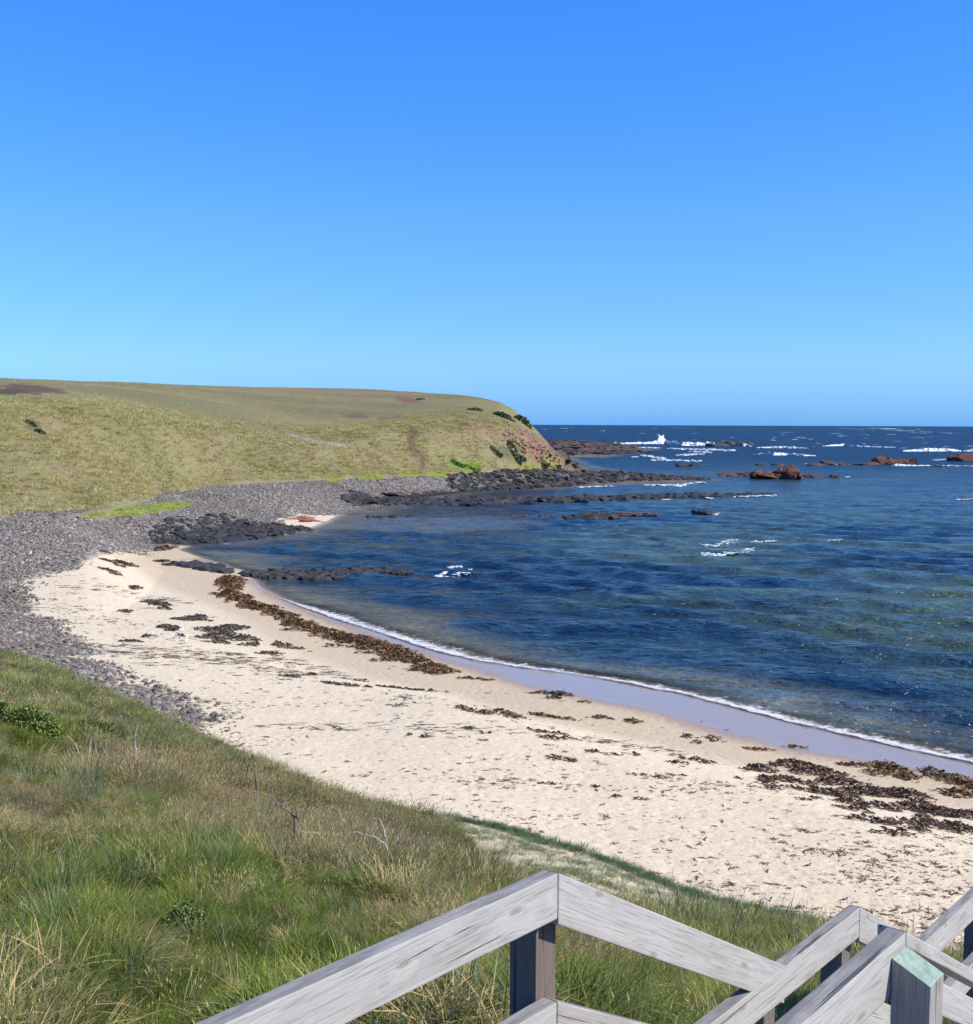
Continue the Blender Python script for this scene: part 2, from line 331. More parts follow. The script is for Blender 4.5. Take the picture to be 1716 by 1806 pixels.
wet = np.maximum(sstep(-.1, 1.5, sdist(WETP, X.ravel(), Y.ravel()) + .5 * fbm(X.ravel(), Y.ravel(), 7, 4, 41) + .5 * fbm(X.ravel(), Y.ravel(), 1.8, 2, 141)), 1 - sstep(-.3, .2, I['s'])) * (1 - cobm)
sandm = np.clip(1 - I['dunem'] * sstep(-1, 1, I['toe'] - I['r']) - I['hillm'] - cobm, 0, 1)
M = Mat('ground')
P_ = pos(M); ca = M.attr('col'); wa = M.attr('wet').outputs['Fac']; sa = M.attr('sand').outputs['Fac']
n1 = M.noise(P_, 9, 4, .6); n2 = M.noise(P_, 60, 2, .6)
v1 = M.math('ADD', M.math('MULTIPLY', n1, .7), M.math('MULTIPLY', n2, .3))
colr = M.mix(1.0, ca.outputs['Color'], M.ramp(v1, [(.3, .82), (.7, 1.18)]), 'MULTIPLY')
# wind pits and footprints in the dry sand
vo = M.n('ShaderNodeTexVoronoi'); vo.inputs['Scale'].default_value = 2.1; M.l(P_, vo.inputs['Vector']); vo.inputs['Randomness'].default_value = 1
pit = M.ramp(vo.outputs['Distance'], [(.08, 0.0), (.42, 1.0)])
hn = M.math('ADD', M.math('MULTIPLY', pit, .5), M.math('ADD', M.math('MULTIPLY', M.noise(P_, 3.2, 4, .6), .9), M.math('MULTIPLY', n1, .35)))
dry = M.math('MULTIPLY', sa, M.math('SUBTRACT', 1.0, wa))
hgt = M.math('MULTIPLY', hn, M.math('ADD', M.math('MULTIPLY', M.math('SUBTRACT', 1.0, wa), .9), .004))
bp = M.bump(hgt, .8, .06)
rg = M.mix(M.math('MULTIPLY', wa, M.ramp(M.noise(P_, .55, 4, .6), [(.3, .80), (.6, .95)])), (.85, .85, .85), (.06, .06, .06))
M.bsdf(Base_Color=colr, Roughness=rg, Normal=bp)
mat_ground = M.m
ground = mesh_np('ground', np.stack([X.ravel(), Y.ravel(), Z], -1), FG, True, mat_ground, attrs=dict(col=CG, wet=wet, sand=sandm))
tag(ground, kind='structure')

# ------------------------------------------------------------------ sea
th = np.concatenate([np.linspace(-75, -25, 30)[:-1], np.linspace(-25, 25, 620), np.linspace(25, 140, 60)[1:]]) * d2
rr = np.concatenate([1 / np.linspace(1 / 24, 1 / 700, 640), np.geomspace(700, 30000, 60)[1:]])
T, R = np.meshgrid(th, rr); x = (R * np.sin(T)).ravel(); y = (R * np.cos(T)).ravel(); R = R.ravel()
s = shore_s(x, y); w = -s
rot = .42; xa = x * math.cos(rot) - y * math.sin(rot); ya = x * math.sin(rot) + y * math.cos(rot)
wob = fbm(x, y, 14, 2, 61) * 5
z = (.15 * np.sin((ya + wob) * .95) + .05 * np.sin((ya * .8 + .5 * xa + wob) * 2.1) + .10 * fbm(x * .6, y * 1.2, 1.5, 3, 63)) * sstep(.5, 10, w) * (1 - .6 * sstep(90, 260, R))
z = np.where(w < 1, z * 0, z) - .012 * (w < 0)
nn = fbm(x, y * .8, 26, 4, 71); nb = fbm(x * .5 + y * .1, y, 9, 3, 74); nc2 = fbm(x * .35, y, 3.2, 3, 77)
deep = np.array([.006, .022, .046])
c = np.zeros(x.shape + (3,)) + deep
lf = sstep(60, 170, R)
pxw, pyw, _ = project(x, y, np.zeros_like(x))
green = sstep(-.45, .2, nn + .5 * nb) * sstep(3, 14, w) * (1 - sstep(330, 420, R)) * (.3 + .7 * sstep(700, 1200, pxw)) * (1 - .6 * sstep(95, 170, R))
c = lerp(c, [.062, .09, .045], .95 * green)
c = lerp(c, [.003, .012, .040], .85 * sstep(.12, .5, -nb - .35 * nn) * (1 - sstep(230, 380, R)))
c = lerp(c, [.02, .045, .075], .3 * sstep(.1, .5, nc2))
shal = 1 - sstep(.5, 7.0, w + 4.0 * nb + 3.5 * nc2)
c = lerp(c, [.17, .165, .11], .9 * shal * (.65 + .5 * sstep(-.3, .3, nc2)))
bank = (1 - sstep(.7, 1.2, ellm(pxw, pyw, 740, 925, 190, 14) + .3 * nb)) + (1 - sstep(.7, 1.2, ellm(pxw, pyw, 400, 978, 90, 6)))
c = lerp(c, [.15, .17, .19], .5 * np.clip(bank, 0, 1))
alpha = sstep(-.3, 2.2, w + .8 * nc2); far = sstep(80, 500, R)
nc = len(th); nr = len(rr); i, j = np.meshgrid(np.arange(nr - 1), np.arange(nc - 1), indexing='ij'); q = (i * nc + j).ravel()
FW = np.stack([q, q + nc, q + nc + 1, q + 1], -1)[:, ::-1]
FW = FW[(s[FW].min(1) < 1.0)]
used = np.zeros(len(x), bool); used[FW.ravel()] = True; idx = np.cumsum(used) - 1
M = Mat('sea_water')
P_ = pos(M); ca = M.attr('col'); al = M.attr('alpha').outputs['Fac']
mp = M.n('ShaderNodeMapping'); mp.inputs['Rotation'].default_value = (0, 0, .42); mp.inputs['Scale'].default_value = (.62, 1, 1); M.l(P_, mp.inputs['Vector'])
h1 = M.noise(mp.outputs[0], .55, 4, .6, .4); h2 = M.noise(mp.outputs[0], 2.6, 3, .6, .3); h3 = M.noise(mp.outputs[0], .16, 3, .5, .3)
hh = M.math('ADD', M.math('ADD', M.math('MULTIPLY', h1, 1.0), M.math('MULTIPLY', h2, .42)), M.math('MULTIPLY', h3, 1.4))
b = M.bump(hh, 1.0, .8)
def ripple(vec, scale, k, nrm, det=2):
    t = M.n('ShaderNodeTexNoise'); t.inputs['Scale'].default_value = scale; t.inputs['Detail'].default_value = det; M.l(vec, t.inputs['Vector'])
    a = M.n('ShaderNodeVectorMath'); a.operation = 'SUBTRACT'; M.l(t.outputs['Color'], a.inputs[0]); a.inputs[1].default_value = (.5, .5, .5)
    q = M.n('ShaderNodeVectorMath'); q.operation = 'MULTIPLY'; M.l(a.outputs[0], q.inputs[0]); q.inputs[1].default_value = (k * .6, k, 0)
    z_ = M.n('ShaderNodeVectorMath'); z_.operation = 'ADD'; M.l(nrm, z_.inputs[0]); M.l(q.outputs[0], z_.inputs[1])
    n_ = M.n('ShaderNodeVectorMath'); n_.operation = 'NORMALIZE'; M.l(z_.outputs[0], n_.inputs[0]); return n_.outputs[0]
b = ripple(mp.outputs[0], 1.6, 1.5, b, 3); b = ripple(mp.outputs[0], 4.0, 1.2, b)
colr = M.mix(1.0, ca.outputs['Color'], M.ramp(h1, [(.3, .75), (.7, 1.25)]), 'MULTIPLY')
pr = M.n('ShaderNodeBsdfPrincipled'); M.setv(pr, Base_Color=colr, Roughness=M.math('ADD', M.math('MULTIPLY', M.attr('far').outputs['Fac'], .25), .15), IOR=1.33, Normal=b); pr.inputs['Specular IOR Level'].default_value = .36
tr = M.n('ShaderNodeBsdfTransparent'); mx = M.n('ShaderNodeMixShader')
M.l(al, mx.inputs[0]); M.l(tr.outputs[0], mx.inputs[1]); M.l(pr.outputs[0], mx.inputs[2]); M.l(mx.outputs[0], M.out.inputs[0])
sea = mesh_np('sea', np.stack([x, y, z], -1)[used], idx[FW], True, M.m, attrs=dict(col=c[used], alpha=alpha[used], far=far[used]))
tag(sea, kind='structure')

# ------------------------------------------------------------------ shared materials
def rock_mat(name, c1, c2, rough=.85, sc=1.5):
    M = Mat(name); P_ = pos(M); n = M.noise(P_, sc, 5, .65); n2 = M.noise(P_, sc * 6, 3, .6)
    col = M.mix(M.ramp(n, [(.35, 0.), (.65, 1.)]), c1, c2); col = M.mix(1.0, col, M.ramp(n2, [(.3, .6), (.7, 1.35)]), 'MULTIPLY')
    M.bsdf(Base_Color=col, Roughness=rough, Normal=M.bump(n2, .8, .15)); return M.m
m_basalt = rock_mat('basalt', (.022, .022, .024), (.06, .056, .052), .7)
m_red = rock_mat('red_rock', (.075, .028, .022), (.165, .065, .048), .85, .8)
m_redslab = rock_mat('red_slab', (.34, .11, .075), (.42, .17, .12), .85)
m_brown = rock_mat('brown_rock', (.05, .036, .032), (.11, .07, .06), .85, .5)
M = Mat('foam'); n_ = M.noise(pos(M), .8, 4, .7); M.bsdf(Base_Color=M.mix(M.ramp(n_, [(.35, 0.), (.65, 1.)]), (.42, .52, .58), (.80, .82, .84)), Roughness=.8); m_foam = M.m
def tint_mat(name, trans=.35, rough=.6, spec=.3):
    M = Mat(name); t = M.attr('tint', 'INSTANCER').outputs['Color']; bc = M.attr('bc').outputs['Color']
    col = M.mix(1.0, t, bc, 'MULTIPLY')
    pr = M.n('ShaderNodeBsdfPrincipled'); M.setv(pr, Base_Color=col, Roughness=rough); pr.inputs['Specular IOR Level'].default_value = spec
    if trans > 0:
        tl = M.n('ShaderNodeBsdfTranslucent'); M.l(col, tl.inputs[0]); mx = M.n('ShaderNodeMixShader'); mx.inputs[0].default_value = trans
        M.l(pr.outputs[0], mx.inputs[1]); M.l(tl.outputs[0], mx.inputs[2]); M.l(mx.outputs[0], M.out.inputs[0])
    else: M.l(pr.outputs[0], M.out.inputs[0])
    return M.m
m_grass = tint_mat('grass_blade', .3); m_stone = tint_mat('beach_stone', 0, .85, .3)
def scatter(name, P, rot, sc, idx, tint, protos, mat=None):
    me = bpy.data.meshes.new(name); n = len(P); me.vertices.add(n); me.vertices.foreach_set('co', np.asarray(P, np.float32).ravel())
    for k, v, ty in (('rot', rot, 'FLOAT_VECTOR'), ('sc', sc, 'FLOAT_VECTOR'), ('tint', tint, 'FLOAT_VECTOR')):
        a = me.attributes.new(k, ty, 'POINT'); a.data.foreach_set('vector', np.asarray(v, np.float32).ravel())
    a = me.attributes.new('pick', 'INT', 'POINT'); a.data.foreach_set('value', np.asarray(idx, np.int32))
    o = bpy.data.objects.new(name, me); COL.objects.link(o)
    if mat: me.materials.append(mat)
    c = bpy.data.collections.new(name + '_sources')
    for p in protos: c.objects.link(p)
    g = bpy.data.node_groups.new(name, 'GeometryNodeTree')
    g.interface.new_socket('Geometry', in_out='INPUT', socket_type='NodeSocketGeometry'); g.interface.new_socket('Geometry', in_out='OUTPUT', socket_type='NodeSocketGeometry')
    gi = g.nodes.new('NodeGroupInput'); go = g.nodes.new('NodeGroupOutput'); ip = g.nodes.new('GeometryNodeInstanceOnPoints')
    ci = g.nodes.new('GeometryNodeCollectionInfo'); ci.inputs['Collection'].default_value = c; ci.inputs['Separate Children'].default_value = True; ci.inputs['Reset Children'].default_value = True
    def na(nm, ty):
        a = g.nodes.new('GeometryNodeInputNamedAttribute'); a.data_type = ty; a.inputs['Name'].default_value = nm
        return [x for x in a.outputs if x.enabled and x.name == 'Attribute'][0]
    e = g.nodes.new('FunctionNodeEulerToRotation')
    L = g.links.new; L(gi.outputs[0], ip.inputs['Points']); L(ci.outputs[0], ip.inputs['Instance']); ip.inputs['Pick Instance'].default_value = True
    L(na('pick', 'INT'), ip.inputs['Instance Index']); L(na('rot', 'FLOAT_VECTOR'), e.inputs[0]); L(e.outputs[0], ip.inputs['Rotation'])
    L(na('sc', 'FLOAT_VECTOR'), ip.inputs['Scale']); L(ip.outputs[0], go.inputs[0])
    md = o.modifiers.new('scatter', 'NODES'); md.node_group = g
    return o
# rocks ----------------------------------------------------------------------------------------------------
def ico(sub):
    bm = bmesh.new(); bmesh.ops.create_icosphere(bm, subdivisions=sub, radius=1)
    V = np.array([v.co[:] for v in bm.verts]); Fc = np.array([[v.index for v in f.verts] for f in bm.faces]); bm.free(); return V, Fc
ICO1 = ico(1); ICO2 = ico(2); ICO3 = ico(3)
def rock_shape(rng, base=ICO2, cuts=9):
    V = base[0].copy()
    for _ in range(cuts):
        n = rng.normal(size=3); n /= np.linalg.norm(n); d = rng.uniform(.45, .85)
        V -= n * np.maximum(V @ n - d, 0)[:, None]
    V += rng.normal(size=V.shape) * .02
    return V, base[1]
def rot_eul(a, b, c):
    return np.array(Matrix.Rotation(c, 3, 'Z') @ Matrix.Rotation(b, 3, 'Y') @ Matrix.Rotation(a, 3, 'X'))
def rock_cluster(name, items, mat, seed, base=ICO1):
    rng = np.random.default_rng(seed); VV = []; FF = []; o = 0
    for (x, y, z, sx, sy, sz) in items:
        V, Fc = rock_shape(rng, base, 7); V = V * np.array([sx, sy, sz]); V = V @ rot_eul(rng.uniform(-.25, .25), rng.uniform(-.25, .25), rng.uniform(0, 6.3) if abs(sx - sy) < .6 * max(sx, sy) else rng.uniform(-.2, .2)).T
        VV.append(V + np.array([x, y, z])); FF.append(Fc + o); o += len(V)
    V = np.vstack(VV); c = V.mean(0); c[2] = 0
    ob = mesh_np(name, V - c, np.vstack(FF), False, mat); ob.location = c; return ob
def reef(name, line, width_px, size, n, mat, label, seed, hz=.35, cat='reef', base=ICO1):
    rng = np.random.default_rng(seed); a = np.array(line, float)
    seg = np.r_[0, np.cumsum(np.hypot(*np.diff(a[:, :2], axis=0).T))]; items = []
    for k in range(n):
        u = rng.random() * seg[-1]; px = np.interp(u, seg, a[:, 0]); py = np.interp(u, seg, a[:, 1]); wd = np.interp(u, seg, a[:, 2]) * width_px
        py = py + rng.uniform(-1, 1) * wd; P = unproj(px, py, 0.0); sc = size * rng.uniform(.5, 1.3) * (.5 + .5 * np.interp(u, seg, a[:, 2]))
        zz = max(float(H(P[0:1], P[1:2])[0]), -.1)
        items.append((P[0], P[1], zz + sc * rng.uniform(-.1, .15) * hz * 2, sc * rng.uniform(.8, 1.6), sc * rng.uniform(.7, 1.2), sc * hz * rng.uniform(.7, 1.4)))
    return tag(rock_cluster(name, items, mat, seed, base), label, cat)
reef('rock_reef', [(610, 887, .7), (800, 886, 1), (1000, 881, .95), (1120, 876, .7), (1290, 874, .55), (1370, 872, .25)], 5, 1.1, 1000, m_basalt, 'long dark basalt reef running from the cobble shore out past the inlet', 1, .42)
reef('rock_reef', [(790, 866, .3), (900, 859, .8), (1000, 851, 1), (1100, 845, 1), (1200, 844, .7), (1250, 845, .3)], 6, 1.1, 900, m_basalt, 'black boulder spit at the foot of the headland, behind the inlet', 2, .4)
reef('rock_reef', [(425, 1013, .4), (480, 1014, .9), (560, 1015, 1), (620, 1010, .9), (670, 1004, .7), (700, 1008, .3), (725, 1009, .15)], 8, .6, 420, m_basalt, 'low black reef reaching into the bay from the seaweed bank', 3, .5)
reef('rock_reef', [(308, 998, .5), (345, 1002, 1), (385, 1008, .9), (405, 1012, .4)], 5, .7, 70, m_basalt, 'short grey rock strip lying on the sand beside the bay corner', 4, .45)
reef('rock_reef', [(265, 957, .2), (320, 950, .7), (400, 943, 1), (460, 938, .8), (520, 934, .35), (550, 933, .15)], 14, .62, 520, m_basalt, 'dark boulder bank on the shore left of the red slab', 5, .45)
reef('rock_reef', [(996, 913, .6), (1040, 912, 1), (1090, 911, .8)], 3, 1.1, 70, m_basalt, 'flat black reef awash in front of its red ledge', 6, .4)
reef('rock_ledge', [(1045, 908, .6), (1100, 907, 1), (1150, 908, .5), (1180, 909, .2)], 1.4, 1.1, 70, m_red, 'flat red ledge beside the black reef in the middle of the bay', 7, .2, 'ledge')
reef('rock_ledge', [(890, 911, .4), (930, 910, .9), (980, 909, .5)], .8, .7, 50, m_brown, 'thin dull red ledge just above the water, left of the black reef', 8, .2, 'ledge')
reef('rock', [(1222, 903, .8), (1240, 905, 1), (1260, 906, .6)], 1.2, .8, 26, m_basalt, 'pair of small black rocks standing alone in the open bay', 9, .6, 'rock')
reef('rock', [(650, 912, .6), (678, 912, .6)], 1, .9, 9, m_basalt, 'low black rock awash near the red slab, left one of two', 10, .4, 'rock')
reef('rock', [(697, 912, 1), (712, 911, 1), (728, 912, .6)], 1.5, .9, 9, m_basalt, 'rounded black rock near the red slab, right one of two', 11, .6, 'rock')
reef('rock', [(1198, 822, .6), (1226, 821, .6)], .7, 2.4, 10, m_basalt, 'small dark rock far out between the spit and the surf', 12, .35, 'rock')
reef('rock', [(1338, 820, .6), (1378, 820, .4)], .6, 2.2, 12, m_brown, 'thin brown rock just behind the big red sea stack', 13, .35, 'rock')
reef('rock_ledge', [(1268, 839, .5), (1295, 839, 1), (1322, 840, .6)], 1.3, 2.2, 22, m_red, 'low red ledge just left of the big red sea stack', 14, .35, 'ledge')
reef('rock_ledge', [(1410, 841, .8), (1440, 842, .6), (1475, 842, .3)], 1.2, 2.2, 22, m_brown, 'dark low ledge trailing right from the big red sea stack', 15, .25, 'ledge')
reef('rock', [(1436, 821, .3), (1458, 819, .9), (1500, 820, .5), (1515, 820, .2)], .7, 3, 22, m_brown, 'long brown rock far out in the surf, right of the stack', 16, .35, 'rock')
reef('rock', [(1528, 820, .4), (1550, 818, 1), (1590, 817, 1), (1610, 818, .3)], .8, 3, 40, m_red, 'flat topped reddish rock with foam trailing off its right side', 17, .5, 'rock')
reef('rock', [(1634, 823, .3), (1655, 823, .3)], .5, 2.5, 7, m_brown, 'tiny brown rock awash behind the trailing foam', 18, .3, 'rock')
reef('rock', [(1672, 813, .3), (1700, 811, 1), (1740, 811, 1), (1790, 813, .5)], 1.2, 4.2, 44, m_red, 'broad red rock cut off by the right edge of the view', 19, .5, 'rock')
reef('rock', [(1252, 787, .4), (1280, 786, 1), (1310, 785, .8), (1322, 786, .3)], .5, 5.5, 40, m_basalt, 'black rock standing in the breaking surf', 20, .45, 'rock')
reef('rock_platform', [(960, 793, .8), (1010, 793, 1.2), (1060, 792, 1), (1120, 793, .5)], 8, 3.6, 420, m_brown, 'brown rock platform behind the tip of the headland', 22, .22, 'platform')
reef('rock_platform', [(1000, 804, .3), (1060, 801, .6), (1130, 798, .5), (1160, 797, .3)], 3, 3.5, 90, m_basalt, 'broken black rocks fringing the far platform', 23, .3, 'platform')
reef('rock', [(985, 822, 1), (1000, 822, 1), (1020, 826, .6)], 4, 1.6, 40, m_brown, 'tumbled brown boulders under the end of the headland', 24, .6, 'boulders', ICO2)
# big red stack, modelled alone
def big_stack():
    rng = np.random.default_rng(77); p0 = unproj(1372, 845, 0.0); d = p0[1]; m = d / F; items = []
    for (dx, w, h, yy) in [(-28, 17, 15, 0), (-12, 15, 13, .5), (4, 14, 16, 0), (15, 12, 22, 1), (28, 13, 25, .5), (36, 9, 20, 1), (20, 14, 18, -1.5), (-20, 16, 9, -2), (38, 7, 12, -1)]:
        items.append((p0[0] + dx * m, p0[1] + 3 + yy, h * m * .38, w * m * 1.0, 2.6, h * m * .66))
    for k in range(40):
        dx = rng.uniform(-42, 44); h = 8 + 8 * (dx > 8)
        items.append((p0[0] + dx * m, p0[1] + 1.5 + rng.uniform(-1.5, 3), rng.uniform(0, h) * m, rng.uniform(.4, 1.0), rng.uniform(.4, .9), rng.uniform(.3, .7)))
    tag(rock_cluster('sea_stack', items, m_red, 78, ICO2), 'big blocky red sea stack with its taller end to the right', 'rock')
big_stack()
p = hit(535, 917)[0]
items = [(p[0] + a, p[1] + b, p[2] - .05, 1.3, 2.2, .32) for a, b in [(-1.5, 0), (0, .4), (1.3, 0), (.4, -1.5), (-.8, 1.5)]]
tag(rock_cluster('rock_slab', items, m_redslab, 31, ICO2), 'smooth orange red slab on the pale sand at the water edge', 'rock')
p = hit(685, 872)[0]
tag(rock_cluster('rock_slab', [(p[0] + a, p[1] + b, p[2] + .1, 1.2, 2, .3) for a, b in [(-1, 0), (.6, .8), (0, -1.5), (1.5, 0)]], m_brown, 32, ICO2), 'brown slab among the cobbles behind the dark reef', 'rock')

# cobbles ------------------------------------------------------------------------------------------------
protos = []
for k in range(6):
    V, Fc = rock_shape(np.random.default_rng(200 + k), ICO1, 6); V = V * np.array([1, .8, .6])
    protos.append(mesh_np('beach_stone', V, Fc, False, m_stone, link=False, attrs=dict(bc=np.ones((len(V), 3)))))
def sample_sector(n, r0, r1, a0=-24, a1=24, power=1.0):
    t = RNG.uniform(a0, a1, n) * d2; r = r0 * (r1 / r0) ** RNG.random(n) if power == 0 else np.sqrt(RNG.uniform(r0 ** 2, r1 ** 2, n))
    return r * np.sin(t), r * np.cos(t)
x1, y1 = sample_sector(360000, 30, 262, -25, 5, 0); 
z1, I1 = H(x1, y1, True)
dc = sdist(COB, x1, y1); dn = fbm(x1, y1, 2.0, 3, 81)
keep = (RNG.random(len(x1)) < sstep(-1.6, 2.0, dc + 1.7 * dn)) & ~I1['dunem'] & ~(I1['hillm'] & (I1['t1'] > -.005)) & (I1['s'] > -.3)
pxs, pys, _ = project(x1, y1, z1); keep &= strip_mask(pxs, pys, .9 * dn) < .5
x1, y1, z1 = x1[keep], y1[keep], z1[keep]; n = len(x1); R1 = np.hypot(x1, y1)
sz = (.032 + .15 * RNG.random(n) ** 5 + .0007 * R1) * (1 + .35 * fbm(x1, y1, 5, 2, 84)); sc = np.stack([sz, sz, sz * .9], -1)
b = RNG.lognormal(-.05, .32, n) * (1 + .3 * fbm(x1, y1, 12, 2, 83)); tint = np.array([.205, .186, .164]) * b[:, None] * (1 + RNG.normal(0, .06, (n, 3)))
rd = RNG.random(n) < .1; tint[rd] = np.array([.20, .135, .115]) * b[rd, None]
dkm = sstep(-1.5, .5, np.maximum(sdist(DARK, x1, y1), sdist(DARK2, x1, y1))); tint = lerp(tint, [.04, .04, .042], dkm)
o = scatter('cobbles', np.stack([x1, y1, z1 + sz * .15], -1), np.stack([RNG.normal(0, .3, n), RNG.normal(0, .3, n), RNG.uniform(0, 6.28, n)], -1), sc, RNG.integers(0, 6, n), np.clip(tint, .01, .6), protos)
tag(o, 'grey purple cobbles banked between the sand and the grassy slopes', 'cobbles', kind='stuff')

# ------------------------------------------------------------------ grass
def tuft(name, seed, n, hgt, rad, wid, curl, segs=4, straight=.0, heads=0.0, c_lo=(.7, .75, .7), c_hi=(1.3, 1.25, 1.2), bias=(.12, 0)):
    rng = np.random.default_rng(seed); VV = []; FF3 = []; FF4 = []; CC = []; o = 0
    for k in range(n):
        a = rng.uniform(0, 6.283); q = rad * math.sqrt(rng.random()); bx, by = q * math.cos(a), q * math.sin(a)
        phi = a + rng.normal(0, .7); h = hgt * rng.uniform(.5, 1.1); lean = rng.uniform(.05, .45) + .5 * q / rad * (1 - straight); cu = curl * rng.uniform(.3, 1.3)
        dx, dy = math.cos(phi) + bias[0], math.sin(phi) + bias[1]; wx, wy = -math.sin(phi + rng.normal(0, .8)), math.cos(phi)
        c = np.array(c_lo) + (np.array(c_hi) - np.array(c_lo)) * rng.random(); x_, y_, z_ = bx, by, -.04; ang = lean
        for s_ in range(segs + 1):
            t = s_ / segs; w_ = wid * (1 - t) ** .7 * .5 + (.0008 if s_ < segs else 0)
            VV.append((x_ - wx * w_, y_ - wy * w_, z_)); VV.append((x_ + wx * w_, y_ + wy * w_, z_)); CC.append(c); CC.append(c)
            st = h / segs; x_ += dx * math.sin(ang) * st; y_ += dy * math.sin(ang) * st; z_ += math.cos(ang) * st; ang += cu / segs
        for s_ in range(segs): b_ = o + 2 * s_; FF4.append((b_, b_ + 1, b_ + 3, b_ + 2))
        o += 2 * (segs + 1)
        if rng.random() < heads:
            hx, hy, hz = VV[-1]; L = hgt * .09; w2 = wid * 1.1; hc = np.array([1.35, 1.3, 1.25])
            for p_ in ((hx, hy, hz - L * .3), (hx + w2, hy, hz + L * .3), (hx + dx * L * .5, hy + dy * L * .5, hz + L), (hx - w2, hy + w2, hz + L * .3)): VV.append(p_); CC.append(hc)
            FF4.append((o, o + 1, o + 2, o + 3)); o += 4
    return mesh_np(name, VV, np.array(FF4), False, m_grass, link=False, attrs=dict(bc=np.array(CC)))
G = [tuft('tuft_a', 1, 150, .40, .20, .0048, 1.1), tuft('tuft_b', 2, 160, .32, .22, .0048, 1.4), tuft('tuft_c', 3, 120, .48, .18, .0042, 1.9),
     tuft('tuft_d', 4, 140, .40, .24, .0046, 2.4, c_lo=(.8, .8, .8), c_hi=(1.5, 1.4, 1.3)),      # drooping straw
     tuft('tuft_e', 5, 34, .75, .14, .009, .35, straight=.8),                                     # stiff upright marram
     tuft('tuft_f', 6, 60, .55, .12, .0035, .5, straight=.6, heads=.4),                           # stems with seed heads
     tuft('tuft_g', 7, 150, .20, .24, .011, 1.6, segs=2)]                                        # low leafy
def rgb(*a): return np.array(a)
def dune_scatter(name, n, r0, r1, scale, a0, a1, weights_fn, dens, protos, label):
    x, y = sample_sector(n, r0, r1, a0, a1); z, I = H(x, y, True)
    px, py, dz = project(x, y, z); n2 = fbm(x, y, 1.5, 3, 91); n1 = fbm(x, y, 4.5, 3, 92)
    w_ = sstep(np.arctan((640 - CX) / F), np.arctan((960 - CX) / F), I['th'])
    edge = (I['toe'] + .2) * (1 - w_) + (I['dense'] + 1.2) * w_ - I['r'] + (.6 + .6 * w_) * n2
    hole = np.ones(n)
    for (cx, cy, ex, ey, ro) in [(60, 1442, 95, 22, .35), (235, 1592, 55, 20, .2), (350, 1600, 40, 14, 0), (690, 1640, 50, 16, 0), (300, 1660, 40, 18, 0), (20, 1590, 40, 16, 0), (470, 1560, 34, 12, 0), (1010, 1720, 50, 14, 0)]:
        hole *= 1 - (1 - sstep(.7, 1.15, ellm(px, py, cx, cy, ex, ey, ro) + .5 * n2)) * .8
    keep = I['dunem'] & (edge > 0) & (RNG.random(n) < dens(I['r'], n2) * hole)
    bare = (np.abs(n1 + .05) < .0)
    x, y, z, px, py, n1, n2, r = [v[keep] for v in (x, y, z, px, py, n1, n2, I['r'])]; n = len(x)
    # kinds follow patches
    k, tint = weights_fn(x, y, px, py, n1, n2, r, n)
    b = RNG.lognormal(0, .16, n); tint = tint * b[:, None] * (1 + RNG.normal(0, .05, (n, 3)))
    sz = scale * RNG.uniform(.7, 1.3, n) * np.where(k == 3, 1.1, 1) * np.clip(1 + .75 * n1 - .6 * sstep(0, .45, n2), .55, 1.6)
    o = scatter(name, np.stack([x, y, z], -1), np.stack([RNG.normal(0, .25, n), .08 + RNG.normal(0, .25, n), RNG.uniform(0, 6.28, n)], -1), np.stack([sz * 1.15, sz * 1.15, sz], -1), k, np.clip(tint, .01, .8), protos)
    return tag(o, label, 'grass', kind='stuff')
C_GREEN = rgb(.145, .20, .03); C_LIME = rgb(.225, .285, .04); C_OLIVE = rgb(.20, .205, .06); C_STRAW = rgb(.40, .335, .17); C_TEAL = rgb(.17, .215, .125); C_BROWN = rgb(.26, .20, .12)
